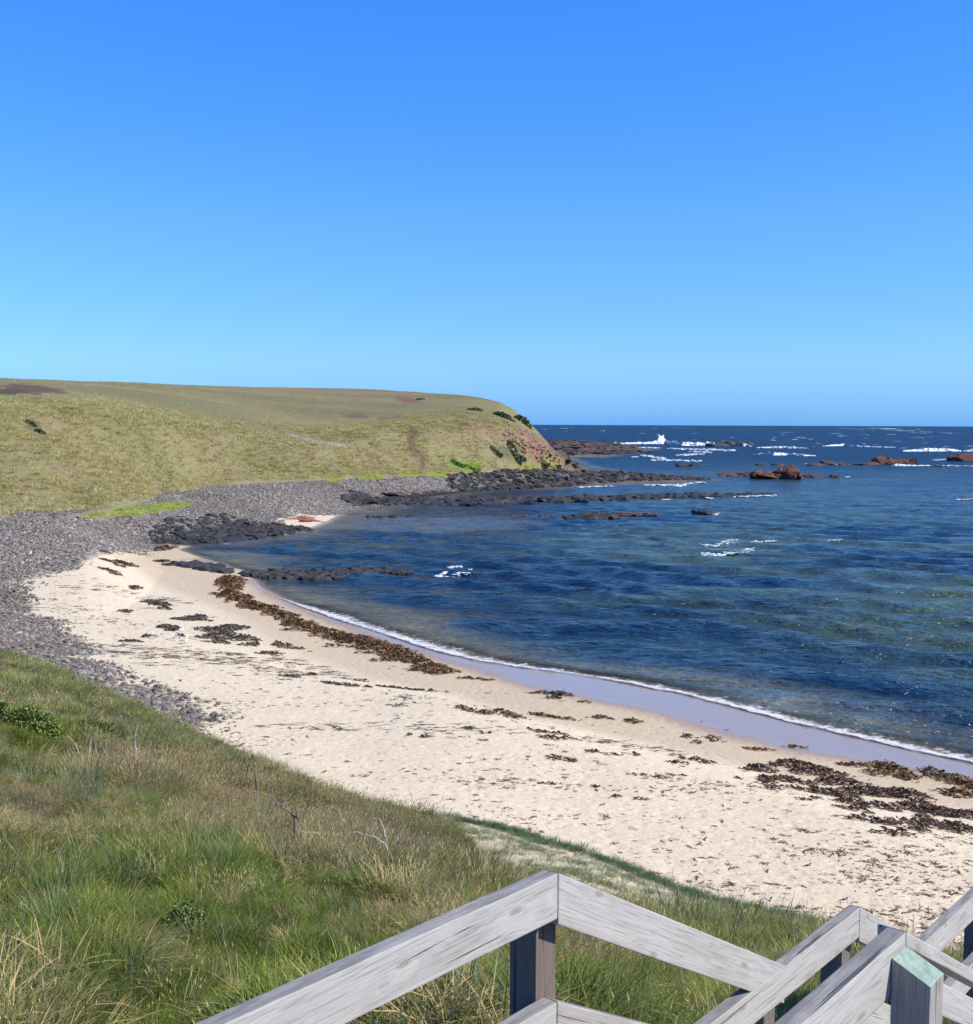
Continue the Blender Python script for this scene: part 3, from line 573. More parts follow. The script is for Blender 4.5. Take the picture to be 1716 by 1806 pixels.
def kinds(x, y, px, py, n1, n2, r, n):
    u = RNG.random(n); k = np.zeros(n, int); big = fbm(x, y, 5.5, 2, 95); m2 = fbm(x, y, 3.0, 2, 97)
    t = np.zeros((n, 3)) + C_GREEN
    t = lerp(t, C_LIME, sstep(.1, .5, m2)); t = lerp(t, C_OLIVE, .8 * sstep(-.1, .4, -big))
    k = np.where(u < .45, 0, np.where(u < .8, 1, 2))
    straw = sstep(.0, .45, fbm(x, y, 2.6, 3, 99) + .25 * sstep(1700, 1350, py))
    us = RNG.random(n); ms = us < (.13 + .5 * straw); k = np.where(ms, 3, k); t[ms] = C_STRAW * RNG.uniform(.6, 1.15, ms.sum())[:, None]
    # mid slope: brownish seeding grass
    mid = (1 - sstep(.6, 1.15, ellm(px, py, 480, 1440, 330, 100, .35) + .4 * n2)); mm = RNG.random(n) < .65 * mid
    k = np.where(mm, np.where(RNG.random(n) < .5, 5, 2), k); t[mm] = (C_BROWN * .5 + C_STRAW * .5) * RNG.uniform(.6, 1.2, mm.sum())[:, None]
    tp = sstep(23, 33, r); mt = RNG.random(n) < .6 * tp; t[mt] = (C_TEAL * .45 + C_OLIVE * .7) * RNG.uniform(.85, 1.2, mt.sum())[:, None]
    mar = RNG.random(n) < (.012 + .10 * sstep(.25, .5, m2 - .5 * big)); k = np.where(mar & (r < 24), 4, k); t[mar] = C_TEAL * RNG.uniform(.9, 1.3, mar.sum())[:, None]
    lf = RNG.random(n) < .9 * (1 - sstep(.8, 1.1, ellm(px, py, 50, 1300, 90, 45) + .3 * n2)); k = np.where(lf, 6, k); t[lf] = C_LIME * .95
    lf = RNG.random(n) < .7 * (1 - sstep(.8, 1.1, ellm(px, py, 540, 1760, 160, 60) + .3 * n2)); k = np.where(lf, 0, k); t[lf] = C_LIME
    sd_ = RNG.random(n) < .05; k = np.where(sd_, 5, k); t[sd_] = C_STRAW
    db = RNG.random(n) < .8 * (1 - sstep(.7, 1.1, ellm(px, py, 60, 1425, 90, 28, .3) + .3 * n2)); k = np.where(db, 3, k); t[db] = C_BROWN * 1.1
    return k, t
dune_scatter('dune_grass', 42000, 3.5, 26, .76, -29, 29, kinds, lambda r, n2: np.clip(1.1 - .6 * sstep(.12, .45, n2), 0, 1), G, 'long green and straw coloured grass covering the near dune slope')
G2 = [tuft('far_tuft_a', 11, 60, .42, .30, .013, .9, 3), tuft('far_tuft_b', 12, 60, .34, .30, .013, 1.3, 3), tuft('far_tuft_c', 13, 50, .5, .22, .011, 1.3, 3), tuft('far_tuft_d', 14, 60, .4, .32, .012, 2.2, 3, c_hi=(1.5, 1.4, 1.3)),
      tuft('far_tuft_e', 15, 26, .7, .2, .014, .4, 3), tuft('far_tuft_f', 16, 40, .5, .2, .009, .6, 3, heads=.5), tuft('far_tuft_g', 17, 80, .22, .3, .022, 1.6, 2)]
dune_scatter('dune_undergrowth', 22000, 3.5, 30, .8, -29, 29, lambda x, y, px, py, n1, n2, r, n: (np.full(n, 6), np.array([.10, .135, .03]) * RNG.uniform(.7, 1.5, n)[:, None] * (1 + .5 * sstep(0, .5, n1))[:, None]), lambda r, n2: .9 + 0 * r, G, 'short leafy green undergrowth between the grass tussocks')
dune_scatter('dune_grass', 30000, 22, 70, .74, -27, 24, kinds, lambda r, n2: np.clip(1.1 - .3 * n2, 0, 1), G2, 'grey green grass along the lower edge of the dune above the beach')
# sparse blue-green fringe on the sand in front of the dune
def fringe():
    x, y = sample_sector(60000, 20, 34, -9, 20); z, I = H(x, y, True); px, py, _ = project(x, y, z); n2 = fbm(x, y, 1.2, 3, 93)
    d_ = I['toe'] - I['r']; line = np.exp(-((d_ - .15 - .3 * n2) / .28) ** 2) * sstep(760, 830, px) * sstep(1500, 1430, px)
    inner = ((d_ > 0) & (I['r'] > I['dense'] - 1)) * (.16 + .3 * sstep(-.1, .4, n2)) * sstep(640, 760, px)
    keep = RNG.random(len(x)) < np.maximum(line * .42, inner * .4)
    x, y, z, line = x[keep], y[keep], z[keep], line[keep]; n = len(x)
    t = np.where((line > .3)[:, None], rgb(.10, .165, .085), rgb(.20, .24, .13)) * RNG.uniform(.75, 1.25, n)[:, None]
    sz = np.where(line > .3, .42, .38) * RNG.uniform(.6, 1.3, n)
    o = scatter('fringe_grass', np.stack([x, y, z], -1), np.stack([RNG.normal(0, .15, n), .15 + RNG.normal(0, .12, n), RNG.uniform(0, 6.28, n)], -1), np.stack([sz * 1.2, sz * 1.2, sz * .8], -1), RNG.integers(0, 4, n), t, G2b)
    tag(o, 'sparse blue green grass creeping over the sand at the dune foot', 'grass', kind='stuff')
G2b = [o.copy() for o in G2[:4]]
fringe()
# headland tussocks
G3 = [tuft('hill_tuft_a', 21, 34, .55, .45, .05, 1.2, 2, bias=(.3, 0)), tuft('hill_tuft_b', 22, 34, .45, .5, .05, 1.6, 2, bias=(.3, 0)), tuft('hill_tuft_c', 23, 30, .65, .35, .045, 1.0, 2, bias=(.3, 0))]
x, y = sample_sector(150000, 112, 300, -24, 5); z, I = H(x, y, True); c3 = ground_colour(x, y, z, I)
n2 = fbm(x + .5 * y, y, 3.5, 3, 101)
pr_ = (.25 + .35 * sstep(-.2, .4, n2)) * (1 - .9 * sstep(.9, 1.8, I['t1'] + .25 * n2))
lum = c3.sum(1); pxs, pys, _ = project(x, y, z); stm = strip_mask(pxs, pys, .4 * n2) > .3
pr_ = np.where(stm, .9, pr_)
keep = ((I['hillm'] & (I['t1'] > .03)) | stm) & (RNG.random(len(x)) < pr_) & (lum > .27) & (c3[:, 0] < c3[:, 1] * 1.6)
x, y, z, c3, t1k = x[keep], y[keep], z[keep], c3[keep], I['t1'][keep]; n = len(x)
sz = RNG.uniform(.55, 1.35, n) * (1 - .5 * sstep(.95, 1.6, t1k)) * np.where(t1k < .06, .5, 1); t = c3 * RNG.lognormal(1.02, .16, n)[:, None]
o = scatter('headland_grass', np.stack([x, y, z], -1), np.stack([RNG.normal(0, .1, n), .2 + RNG.normal(0, .1, n), RNG.uniform(0, 6.28, n)], -1), np.stack([sz, sz, sz * .8], -1), RNG.integers(0, 3, n), np.clip(t, .02, .6), G3)
tag(o, 'dry olive tussock grass over the slopes of the headland', 'grass', kind='stuff')

# rocks and earth breaking through the cliff at the headland's end
rng = np.random.default_rng(55); items = []
for k in range(150):
    px = rng.uniform(885, 990); py = 752 + (px - 885) * .50 + rng.normal(0, 13) + 10; P = hit(px, py)[0]
    if P[2] < 2 or math.hypot(P[0], P[1]) > 285: continue
    q_ = rng.uniform(.25, .8); items.append((P[0], P[1], P[2] - .15, q_ * 1.2, q_, q_ * .7))
m_earth = rock_mat('earthy_rock', (.22, .11, .07), (.34, .22, .15), .9, .7)
tag(rock_cluster('cliff_outcrop', items, m_earth, 56), 'red earth and broken rock exposed on the headland cliff', 'outcrop')
# shrubs on the headland
def leaf_blob(name, px, py, wpx, hpx, c, label, seed, n=1400, leaf=.28, r=None):
    rng = np.random.default_rng(seed); P = hit(px, py + hpx * .3)[0]; m = math.hypot(P[0], P[1]) / F; rx = wpx * m; rz = hpx * m * .9; ry = rx * .42
    d = rng.normal(size=(n, 3)); d /= np.linalg.norm(d, axis=1)[:, None]; q = rng.uniform(.55, 1.0, n) * (1 + .25 * fbm(d[:, 0] * 2, d[:, 2] * 2 + d[:, 1], .8, 2, seed))
    C = d * q[:, None] * np.array([rx, ry, rz]); lx = np.hypot(C[:, 0] / rx, C[:, 1] / ry)
    wx = P[0] + C[:, 0]; wy = P[1] + C[:, 1]; gz = H(wx, wy)
    gz = np.clip(gz, P[2] - rz * .7, P[2] + rz * .9); z_ = gz + np.maximum(C[:, 2], -.1) * .8
    a = rng.normal(size=(n, 3)); a /= np.linalg.norm(a, axis=1)[:, None]; b_ = np.cross(a, rng.normal(size=(n, 3))); b_ /= np.linalg.norm(b_, axis=1)[:, None]
    L = leaf * rng.uniform(.5, 1.2, n)[:, None]; O = np.stack([wx - P[0], wy - P[1], z_ - P[2]], -1)
    V = np.stack([O - a * L, O - b_ * L * .6, O + a * L, O + b_ * L * .6], 1).reshape(-1, 3); Fq = np.arange(4 * n).reshape(n, 4)
    cc = np.repeat(np.array(c) * rng.lognormal(0, .3, n)[:, None], 4, 0)
    ob = mesh_np(name, V, Fq, False, m_leaf, attrs=dict(bc=cc)); ob.location = P
    return tag(ob, label, 'shrub')
M = Mat('leaves'); bc = M.attr('bc').outputs['Color']; M.bsdf(Base_Color=bc, Roughness=.6); m_leaf = M.m
leaf_blob('shrub', 888, 733, 19, 11, (.06, .11, .03), 'dark rounded shrub high on the headland shoulder, by the skyline', 1)
leaf_blob('shrub', 922, 742, 17, 16, (.08, .13, .03), 'green shrub hugging the steep right edge of the headland skyline', 2)
leaf_blob('shrub', 840, 722, 14, 6, (.12, .17, .05), 'small pale green shrub left of the dark one on the shoulder', 3, 700)
leaf_blob('shrub', 907, 796, 20, 17, (.11, .14, .07), 'large grey green shrub below the red earth cliff', 4, 2200)
leaf_blob('shrub', 873, 795, 14, 9, (.12, .145, .07), 'pale grey shrub left of the large one under the cliff', 5, 800)
leaf_blob('shrub', 955, 812, 16, 10, (.10, .12, .05), 'low shrub at the cliff foot near the boulders', 6, 900)
leaf_blob('shrub', 978, 818, 12, 9, (.06, .09, .03), 'last small dark shrub at the very tip of the headland', 7, 600)
leaf_blob('shrub', 806, 817, 17, 5, (.10, .20, .03), 'bright green low bush on the lower slope right of the worn path', 8, 900)
leaf_blob('shrub', 832, 824, 17, 5, (.22, .26, .03), 'yellow green low bush at the slope foot beside the bright green one', 9, 800)
leaf_blob('shrub', 742, 704, 9, 2.5, (.06, .09, .03), 'thin dark shrub over the brown scar below the skyline', 10, 300)
leaf_blob('shrub', 55, 747, 9, 5, (.05, .07, .025), 'dark little shrub in a hollow of the left slope, upper one', 11, 300)
leaf_blob('shrub', 72, 762, 8, 6, (.05, .07, .025), 'dark little shrub in a hollow of the left slope, lower one', 12, 300)

leaf_blob('green_shrub', 62, 1278, 62, 58, (.13, .185, .035), 'bright green leafy shrub on the left of the dune, above the dry brown patch', 21, 9000, .035)
leaf_blob('green_shrub', 6, 1258, 32, 48, (.10, .15, .03), 'darker green leafy shrub cut by the left edge of the view', 22, 4500, .035)
leaf_blob('green_shrub', 280, 1380, 24, 44, (.17, .20, .045), 'yellow green leafy clump in the middle of the dune', 23, 2600, .03)
leaf_blob('green_shrub', 330, 1625, 46, 84, (.13, .20, .035), 'small bright green weedy clump low on the left of the near slope', 24, 4200, .014)
# ------------------------------------------------------------------ seaweed
M = Mat('seaweed'); bc = M.attr('bc').outputs['Color']; M.bsdf(Base_Color=bc, Roughness=.55); m_weed = M.m
def weed_multi(name, blobs, label, seed, col, hgt, size, dens):
    if len(blobs) == 1: return weed(name, blobs, label, seed, col, hgt, size, dens)
    e = bpy.data.objects.new(name, None); COL.objects.link(e); e.location = hit(blobs[0][0], blobs[0][1])[0]
    for q_, b_ in enumerate(blobs):
        o = weed('strand', [b_], None, seed * 10 + q_, col, hgt, size, dens, None); o.location = Vector(o.location) - Vector(e.location); o.parent = e
    return tag(e, label, 'seaweed')
def weed(name, blobs, label, seed, col=(.075, .042, .022), hgt=.28, size=1.0, dens=1.0, cat='seaweed', group=None, sand_holes=.0):
    rng = np.random.default_rng(seed); VV = []; FF = []; CC = []; o = 0; org = None
    for (px, py, hw, hh) in blobs:
        P = hit(px, py)[0]; r = math.hypot(P[0], P[1]); m = r / F; rx = hw * m; ry = max(hh * r * r / ((12 - P[2]) * F) * .8, .12)
        if org is None: org = P
        L0 = size * (.10 + .0034 * r); n = int(min(1300, max(10, dens * 9.0 * rx * ry / (L0 * .22) )))
        
        for k in range(n):
            q = rng.random() ** .55; a = rng.uniform(0, 6.283); lim = 1 + .45 * math.sin(a * 3 + seed) * rng.random()
            x_, y_ = P[0] + rx * q * lim * math.cos(a), P[1] + ry * q * lim * math.sin(a); L = L0 * rng.uniform(.5, 1.4); w_ = L * rng.uniform(.10, .26)
            if sand_holes and vnoise(np.array([x_ * 1.1]), np.array([y_ * 1.1]), seed)[0] < sand_holes: continue
            ph = rng.normal(0, .55) + (math.pi if rng.random() < .5 else 0); top = hgt * max(0, 1 - q ** 1.5) * rng.uniform(.2, 1.15); dx, dy = math.cos(ph), math.sin(ph)
            c = np.array(col) * rng.lognormal(0, .5) * (1 + rng.normal(0, .1, 3)); tw = rng.uniform(-1, 1); fr = rng.uniform(4, 9); p0 = rng.uniform(0, 6)
            for s_ in range(5):
                t = (s_ / 4 - .5) * L; zz = top + .22 * L * math.sin(fr * t / L + p0) * .5; ww = w_ * (1 - abs(s_ / 4 - .5) * 1.5); cs, sn_ = math.cos(tw + s_ * .5), math.sin(tw + s_ * .5)
                bx, by = x_ + dx * t, y_ + dy * t + .1 * L * math.sin(3 * t / L + p0)
                VV.append((bx - dy * ww * cs, by + dx * ww * cs, zz - ww * sn_)); VV.append((bx + dy * ww * cs, by - dx * ww * cs, zz + ww * sn_)); CC += [c, c]
            for s_ in range(4): b_ = o + 2 * s_; FF.append((b_, b_ + 1, b_ + 3, b_ + 2))
            o += 10
    V = np.array(VV); V[:, 2] = H(V[:, 0], V[:, 1]) + np.maximum(V[:, 2], 0) + .012
    ob = mesh_np(name, V - org, np.array(FF), False, m_weed, attrs=dict(bc=np.clip(np.array(CC), .004, .5))); ob.location = org
    return tag(ob, label, cat, group)
BR = (.125, .066, .024)
band = [(404, 1019, 12, 7), (412, 1033, 15, 9), (408, 1048, 14, 8), (425, 1060, 17, 8), (450, 1070, 18, 7), (478, 1080, 18, 7), (505, 1091, 18, 7), (532, 1101, 20, 8), (562, 1112, 22, 8), (595, 1123, 24, 8), (630, 1133, 26, 9),
        (665, 1142, 26, 9), (700, 1152, 26, 10), (728, 1163, 26, 10), (755, 1175, 24, 10), (780, 1186, 18, 7)]
ba = np.array(band, float); ti = np.linspace(0, len(band) - 1, 46); band = [tuple(np.interp(t_, np.arange(len(ba)), ba[:, k]) * (1 if k < 2 else RNG.uniform(.5, 1.25)) + (RNG.normal(0, 2.5) if k < 2 else 0) for k in range(4)) for t_ in ti]
weed('seaweed_bank', [(a, b, c * 1.2, d * 1.15) for a, b, c, d in band], 'long brown seaweed bank curving along the waterline from the black reef', 1, BR, .26, .8, 1.1)
weed('seaweed_bank', [(380, 1048, 14, 3), (520, 1112, 26, 3), (600, 1140, 30, 4), (680, 1165, 34, 4), (730, 1182, 20, 4), (650, 1152, 28, 4)], 'thin dark weed scattered along the landward foot of the brown bank', 2, (.06, .045, .03), .08, .8, .6)['kind'] = 'stuff'
weed('seaweed_heap', [(1340, 1358, 32, 9), (1400, 1350, 46, 11), (1440, 1362, 48, 12), (1390, 1378, 50, 9), (1480, 1380, 46, 11), (1350, 1378, 14, 10)], 'broad dark seaweed heap on the right of the beach, its left arm', 3, (.095, .052, .032), .17, .85, 1.8)
weed('seaweed_heap', [(1430, 1397, 52, 8), (1470, 1402, 50, 11), (1530, 1398, 60, 12), (1590, 1402, 52, 14), (1620, 1425, 50, 14), (1550, 1425, 40, 9), (1500, 1418, 30, 9), (1660, 1435, 40, 11)], 'widest part of the dark seaweed heap, across its middle', 4, (.085, .050, .032), .19, .85, 1.8)
weed('seaweed_heap', [(1510, 1430, 34, 9), (1530, 1448, 46, 7), (1590, 1458, 50, 9), (1640, 1458, 60, 11), (1690, 1462, 50, 17), (1715, 1440, 40, 12), (1630, 1445, 20, 8), (1580, 1472, 40, 6)], 'nearest lobe of the dark seaweed heap, running out of view at right', 5, (.088, .052, .034), .18, .85, 1.6)
weed('seaweed_heap', [(1510, 1351, 36, 4), (1555, 1352, 30, 8), (1580, 1360, 26, 11), (1600, 1372, 24, 9), (1545, 1365, 24, 8)], 'brown heap of kelp nearest the water, above the dark heap', 6, BR, .18, .85, 1.8)
weed('seaweed_heap', [(1640, 1362, 24, 6), (1672, 1374, 34, 9), (1705, 1385, 30, 11), (1690, 1400, 40, 9), (1740, 1392, 30, 11)], 'brown kelp heap at the right edge beside the wet sand', 7, BR, .18, .85, 1.7)
weed('seaweed_heap', [(1345, 1382, 8, 9), (1362, 1392, 14, 6)], 'small pointed clump at the lower left of the dark heap', 8, (.06, .04, .03), .3, .9, 2)
DK = (.07, .045, .028); GY = (.085, .068, .052)
singles = [
 ([(1400, 1320 - 2, 26, 3), (1330, 1322, 20, 4), (1355, 1324, 16, 3)], 'olive strand of kelp on damp sand just above the big heap', (.12, .075, .02), .1),
 ([(1418, 1411, 20, 3), (1440, 1409, 12, 3)], 'thin strand lying below the left arm of the big heap', DK, .08),
 ([(1225, 1342, 26, 7), (1195, 1347, 22, 3), (1250, 1347, 20, 3)], 'humped dark clump midway along the beach, left of the big heap', DK, .2),
 ([(1215, 1300, 14, 5), (1225, 1310, 10, 4)], 'small dark clump pair on damp sand, left one of three clumps', DK, .15),
 ([(1255, 1302, 16, 4), (1262, 1308, 14, 3)], 'small dark clump on damp sand, middle one of three clumps', DK, .15),
 ([(1115, 1273, 16, 6)], 'round brown clump on the damp sand between two long strands', BR, .2),
 ([(960, 1264, 34, 6), (990, 1268, 30, 3), (1060, 1267, 22, 4)], 'long brown heap right of the red tinged one on the upper beach', BR, .2),
 ([(815, 1250, 20, 5), (860, 1258, 40, 5), (905, 1264, 22, 7), (885, 1256, 20, 5)], 'long red tinged heap of weed in the middle of the beach', (.11, .05, .03), .22),
 ([(960, 1223, 26, 3), (985, 1225, 24, 6), (975, 1232, 20, 3)], 'dark clump on damp sand by the broad wet strip', DK, .2),
 ([(1030, 1239, 12, 3)], 'tiny clump right of the clump by the wet strip', DK, .1),
 ([(830, 1197, 26, 3), (860, 1200, 14, 2)], 'thin strand just beyond the end of the brown bank', BR, .1),
 ([(700, 1214, 40, 4), (755, 1219, 40, 2), (650, 1212, 10, 3)], 'long thin strand below the middle of the brown bank', DK, .12),
 ([(610, 1209, 30, 4), (585, 1205, 20, 3)], 'grey weed strand left of the long thin strand', GY, .1),
 ([(550, 1191, 14, 4)], 'little brown clump above the grey strand', BR, .15), ([(515, 1194, 18, 4)], 'little grey clump left of the little brown clump', GY, .12),
 ([(640, 1201, 14, 3)], 'little dark clump above the start of the long thin strand', DK, .12),
 ([(490, 1138, 9, 5), (510, 1143, 24, 2.5)], 'brown lump with a thin tail lying inland of the bank', BR, .3),
 ([(470, 1153, 16, 3), (488, 1155, 12, 4)], 'small twin humps of weed below the lump with a tail', BR, .22),
 ([(345, 1093, 30, 4), (350, 1088, 18, 4), (325, 1093, 20, 3)], 'grey brown heap furthest left of the two upper heaps', GY, .2),
 ([(378, 1112, 34, 6), (412, 1108, 26, 7), (400, 1122, 40, 6), (430, 1128, 28, 6), (370, 1125, 26, 4), (385, 1134, 24, 3), (440, 1138, 18, 4)], 'wide grey heap of dried weed in the middle of the left beach', GY, .28),
 ([(283, 1066, 20, 4), (268, 1062, 16, 3), (292, 1074, 14, 2)], 'brown clump on the upper left beach near the open sand', DK, .18),
 ([(222, 1078, 12, 3)], 'small dark clump left of the wide grey heap, on dry sand', DK, .12), ([(240, 1073 - 36, 9, 4)], 'little brown tuft alone on the sand toward the cobbles', DK, .15),
 ([(297, 1106, 20, 4), (305, 1112, 12, 4)], 'speckled clump behind the gulls', DK, .15), ([(262, 1123, 9, 4)], 'round clump beside the leftmost gull', (.09, .05, .03), .2),
 ([(232, 1131, 16, 4)], 'loose dark clump left of the gulls', DK, .12), ([(318, 1122, 7, 4)], 'small clump between the gulls', (.09, .05, .03), .15),
 ([(195, 990, 16, 2), (212, 998, 14, 1.6), (190, 1005, 18, 2), (206, 1013, 13, 1.6), (188, 974, 7, 3)], 'brown weed strewn where the sand tongue meets the cobbles', (.11, .06, .03), .06),
 ([(222, 994, 18, 3)], 'short dark strip on the sand tongue', DK, .1),
 ([(290, 968, 15, 5)], 'brown weed mound beside the bay corner on the sand tongue', (.11, .065, .03), .3),
 ([(288, 990, 12, 3), (300, 996, 10, 3)], 'thin weed beside the short grey rock strip', DK, .12),
 ([(950, 1290, 20, 5), (970, 1302, 26, 5), (1000, 1303, 20, 4), (985, 1295, 22, 3)], 'double row of dark weed below the long brown heap', DK, .12),
 ([(990, 1340, 26, 4), (975, 1336, 14, 3), (1010, 1343, 14, 3)], 'dark weed patch on the dry sand, lower middle of the beach', DK, .12),
 ([(1045, 1327, 16, 4), (1080, 1331, 20, 2)], 'dark sliver right above the dry sand patch', DK, .1), ([(1115, 1331, 14, 4)], 'small flat clump at the end of the dark sliver', DK, .1),
 ([(1330, 1357, 10, 3), (1300, 1373, 8, 2)], 'scraps off the left tip of the big heap', DK, .08),
 ([(825, 1285, 24, 2.5), (860, 1293, 16, 2)], 'faint strip of weed below the red tinged heap', DK, .06), ([(700, 1245, 20, 3)], 'flat weed strip on pale sand left of the red tinged heap', GY, .08),
 ([(750, 1300, 12, 4), (725, 1297, 10, 3)], 'two dark crumbs on the open dry sand', DK, .1), ([(595, 1285, 10, 2.5)], 'dark crumb above the dune edge on dry sand', DK, .1),
 ([(972, 1383, 26, 1.8), (1050, 1388, 20, 1.8)], 'faint line of weed far down the dry sand', DK, .05), ([(1120, 1367, 30, 2), (1195, 1368, 20, 1.8), (1160, 1372, 20, 1.6)], 'thin broken line of weed left of the big heap', DK, .07),
 ([(1127, 1410, 12, 3)], 'lone dark clump on the dry sand toward the stairs', DK, .12), ([(1085, 1405, 8, 3)], 'lone dark crumb left of the lone clump', DK, .1)]
for k, (bl, lab, col, hg) in enumerate(singles):
    weed_multi('seaweed_clump', bl, lab, 40 + k, col, hg * .7, .75, 1.3)
# loose litter over the sand
VL = []; rng = np.random.default_rng(4)
protos = []
for k in range(4):
    VV = []; FF = []; o_ = 0
    for s_ in range(5):
        L = rng.uniform(.6, 1.3); x0, y0 = rng.normal(0, .5), rng.normal(0, .2); a = rng.normal(0, .5)
        for t in range(4):
            u = (t / 3 - .5) * L; ww = .10 * (1 - abs(t / 3 - .5) * 1.4); VV.append((x0 + u * math.cos(a), y0 + u * math.sin(a) - ww, .12 + .10 * math.sin(u * 4 + s_))); VV.append((x0 + u * math.cos(a), y0 + u * math.sin(a) + ww, .04 + .14 * math.sin(u * 3 + 1)))
        for t in range(3): FF.append((o_ + 2 * t, o_ + 2 * t + 1, o_ + 2 * t + 3, o_ + 2 * t + 2))
        o_ += 8
    protos.append(mesh_np('weed_scrap', VV, np.array(FF), False, m_stone, link=False, attrs=dict(bc=np.ones((len(VV), 3)))))
x, y = sample_sector(60000, 21, 118, -25, 27, 0); z, I = H(x, y, True); px, py, _ = project(x, y, z)
nz = fbm(x * .5, y * 1.1, 1.6, 3, 111); nz2 = fbm(x, y, 6, 2, 113)
dcb = sdist(COB, x, y)
pr_ = .42 * sstep(.12, .5, nz) + .05; pr_ = pr_ * np.where(I['s'] < 11, .05, 1) * np.where(px > 900, 1.15, 1); pr_ = pr_ + .28 * sstep(.0, .5, nz) * sstep(1350, 1500, py) * (px > 700)
pr_ = 1.7 * pr_ * (.55 + .9 * sstep(-.3, .4, nz2))
keep = (RNG.random(len(x)) < pr_) & ~I['dunem'] & ~I['hillm'] & (I['s'] > 3.5) & (dcb < 1)
x, y, z = x[keep], y[keep], z[keep]; n = len(x); R1 = np.hypot(x, y); sz = (.028 + .075 * RNG.random(n) ** 3) * (.75 + R1 / 60)
t = np.array([.10, .075, .055]) * RNG.lognormal(0, .35, n)[:, None]
o = scatter('weed_litter', np.stack([x, y, z + .005], -1), np.stack([0 * sz, 0 * sz, RNG.normal(.0, 1.0, n)], -1), np.stack([sz * 1.2, sz * 1.5, sz], -1), RNG.integers(0, 4, n), t, protos)
tag(o, 'dark scraps of dried weed scattered over the pale sand', 'weed litter', kind='stuff')

x, y = sample_sector(26000, 40, 112, -24, 14, 0); z, I = H(x, y, True); px, py, _ = project(x, y, z); nz = fbm(x * .35, y * .9, 3.0, 3, 121)
keep = (RNG.random(len(x)) < .55 * sstep(.08, .4, nz) * np.where(px < 620, 1, .45)) & ~I['dunem'] & ~I['hillm'] & (sdist(DAMPP, x, y) < -.5) & (sdist(COB, x, y) < .5) & (I['s'] > 5) & (np.hypot(x, y) > I['toe'] + 4)
x, y, z = x[keep], y[keep], z[keep]; n = len(x); R1 = np.hypot(x, y); sz = (.08 + .16 * RNG.random(n) ** 2) * (.5 + R1 / 100)
o = scatter('weed_strands', np.stack([x, y, z + .004], -1), np.stack([0 * sz, 0 * sz, RNG.normal(.15, .3, n)], -1), np.stack([sz * 2.0, sz * 1.1, sz * .7], -1), RNG.integers(0, 4, n), np.array([.13, .10, .075]) * RNG.lognormal(0, .3, n)[:, None], protos)
tag(o, 'thin broken strands of grey brown weed lying across the upper beach', 'weed litter', kind='stuff')
# ------------------------------------------------------------------ surf
def foam_ridge(name, line, label, seed, seg=60, cat='breaking wave', depth=1.0):
    # line: (px, py of the waterline, height in px); a lumpy white ridge of broken water
    rng = np.random.default_rng(seed); a = np.array(line, float); u = np.linspace(a[0, 0], a[-1, 0], seg); V = []; org = None
    for k, px in enumerate(u):
        py = np.interp(px, a[:, 0], a[:, 1]); hp = np.interp(px, a[:, 0], a[:, 2]) * rng.uniform(.8, 1.1) * (.75 + .5 * vnoise(np.array([k * .35]), np.array([0.]), seed)[0]); P = unproj(px, py, 0.0)
        m = P[1] / F; h = hp * m; wd = (1.2 + h * 1.2) * depth
        if org is None: org = P.copy()
        for (dy, dz) in ((-wd, -.1), (-wd * .55, h * .45), (-wd * .15, h * .9), (wd * .25, h), (wd * .8, h * .55), (wd * 1.4, -.1)):
            V.append((P[0] + rng.normal(0, .15) * wd, P[1] + wd + dy + rng.normal(0, .1) * wd, dz + (rng.normal(0, .08) * h if dz > 0 else 0)))
    n = len(u); q = [(i * 6 + j, i * 6 + 6 + j, i * 6 + 7 + j, i * 6 + 1 + j) for i in range(n - 1) for j in range(5)]
    ob = mesh_np(name, np.array(V) - org, np.array(q), True, m_foam); ob.location = org
    return tag(ob, label, cat)
foam_ridge('breaking_wave', [(1060, 783, 1), (1100, 783, 2.5), (1140, 783, 4), (1150, 783, 5), (1158, 783, 9), (1163, 783, 14), (1168, 783, 14), (1176, 783, 9), (1185, 784, 6), (1200, 786, 5), (1240, 786, 6.5), (1262, 786, 5), (1280, 785, 3), (1290, 785, 1)], 'breaking wave with a tall splash where it hits the far platform', 1, 120)
foam_ridge('breaking_wave', [(976, 783, .5), (984, 783, 2.5), (1000, 783, 2.5), (1020, 783, 1), (1060, 783, 1.2), (1085, 783, 2), (1110, 783, 1)], 'thin line of white water behind the brown rock platform', 2)
foam_ridge('breaking_wave', [(1330, 792.5 + 9, 1), (1345, 802, 3), (1365, 803, 5.5), (1390, 803, 4), (1420, 804, 2), (1440, 804, .8)], 'short white breaker in the open water right of the black rock', 3)
foam_ridge('breaking_wave', [(1335, 790, .8), (1360, 790, 2.5), (1400, 790.5, 3), (1425, 791, 1.2)], 'farther thin breaker right of the black rock', 4)
foam_ridge('breaking_wave', [(1450, 787, .5), (1475, 786.5, 2.5), (1492, 786.5, 4), (1510, 788, 2.5), (1560, 789, 1.2), (1580, 789, .4)], 'low breaker with a small white crest toward the horizon', 5)
foam_ridge('breaking_wave', [(1592, 796, 1), (1610, 796, 3), (1640, 796, 5.5), (1665, 796, 6), (1690, 796, 3.5), (1696, 796, 1)], 'bright white breaker beyond the red rock at right', 6)
foam_ridge('breaking_wave', [(1700, 796, 1), (1716, 796, 3.5), (1760, 797, 3)], 'white breaker cut by the right edge of the view', 7)
foam_ridge('breaking_wave', [(1310, 787, .5), (1312, 787, 8), (1318, 787, 5), (1324, 788, 1)], 'little spray plume on the right shoulder of the black rock', 8, 16)
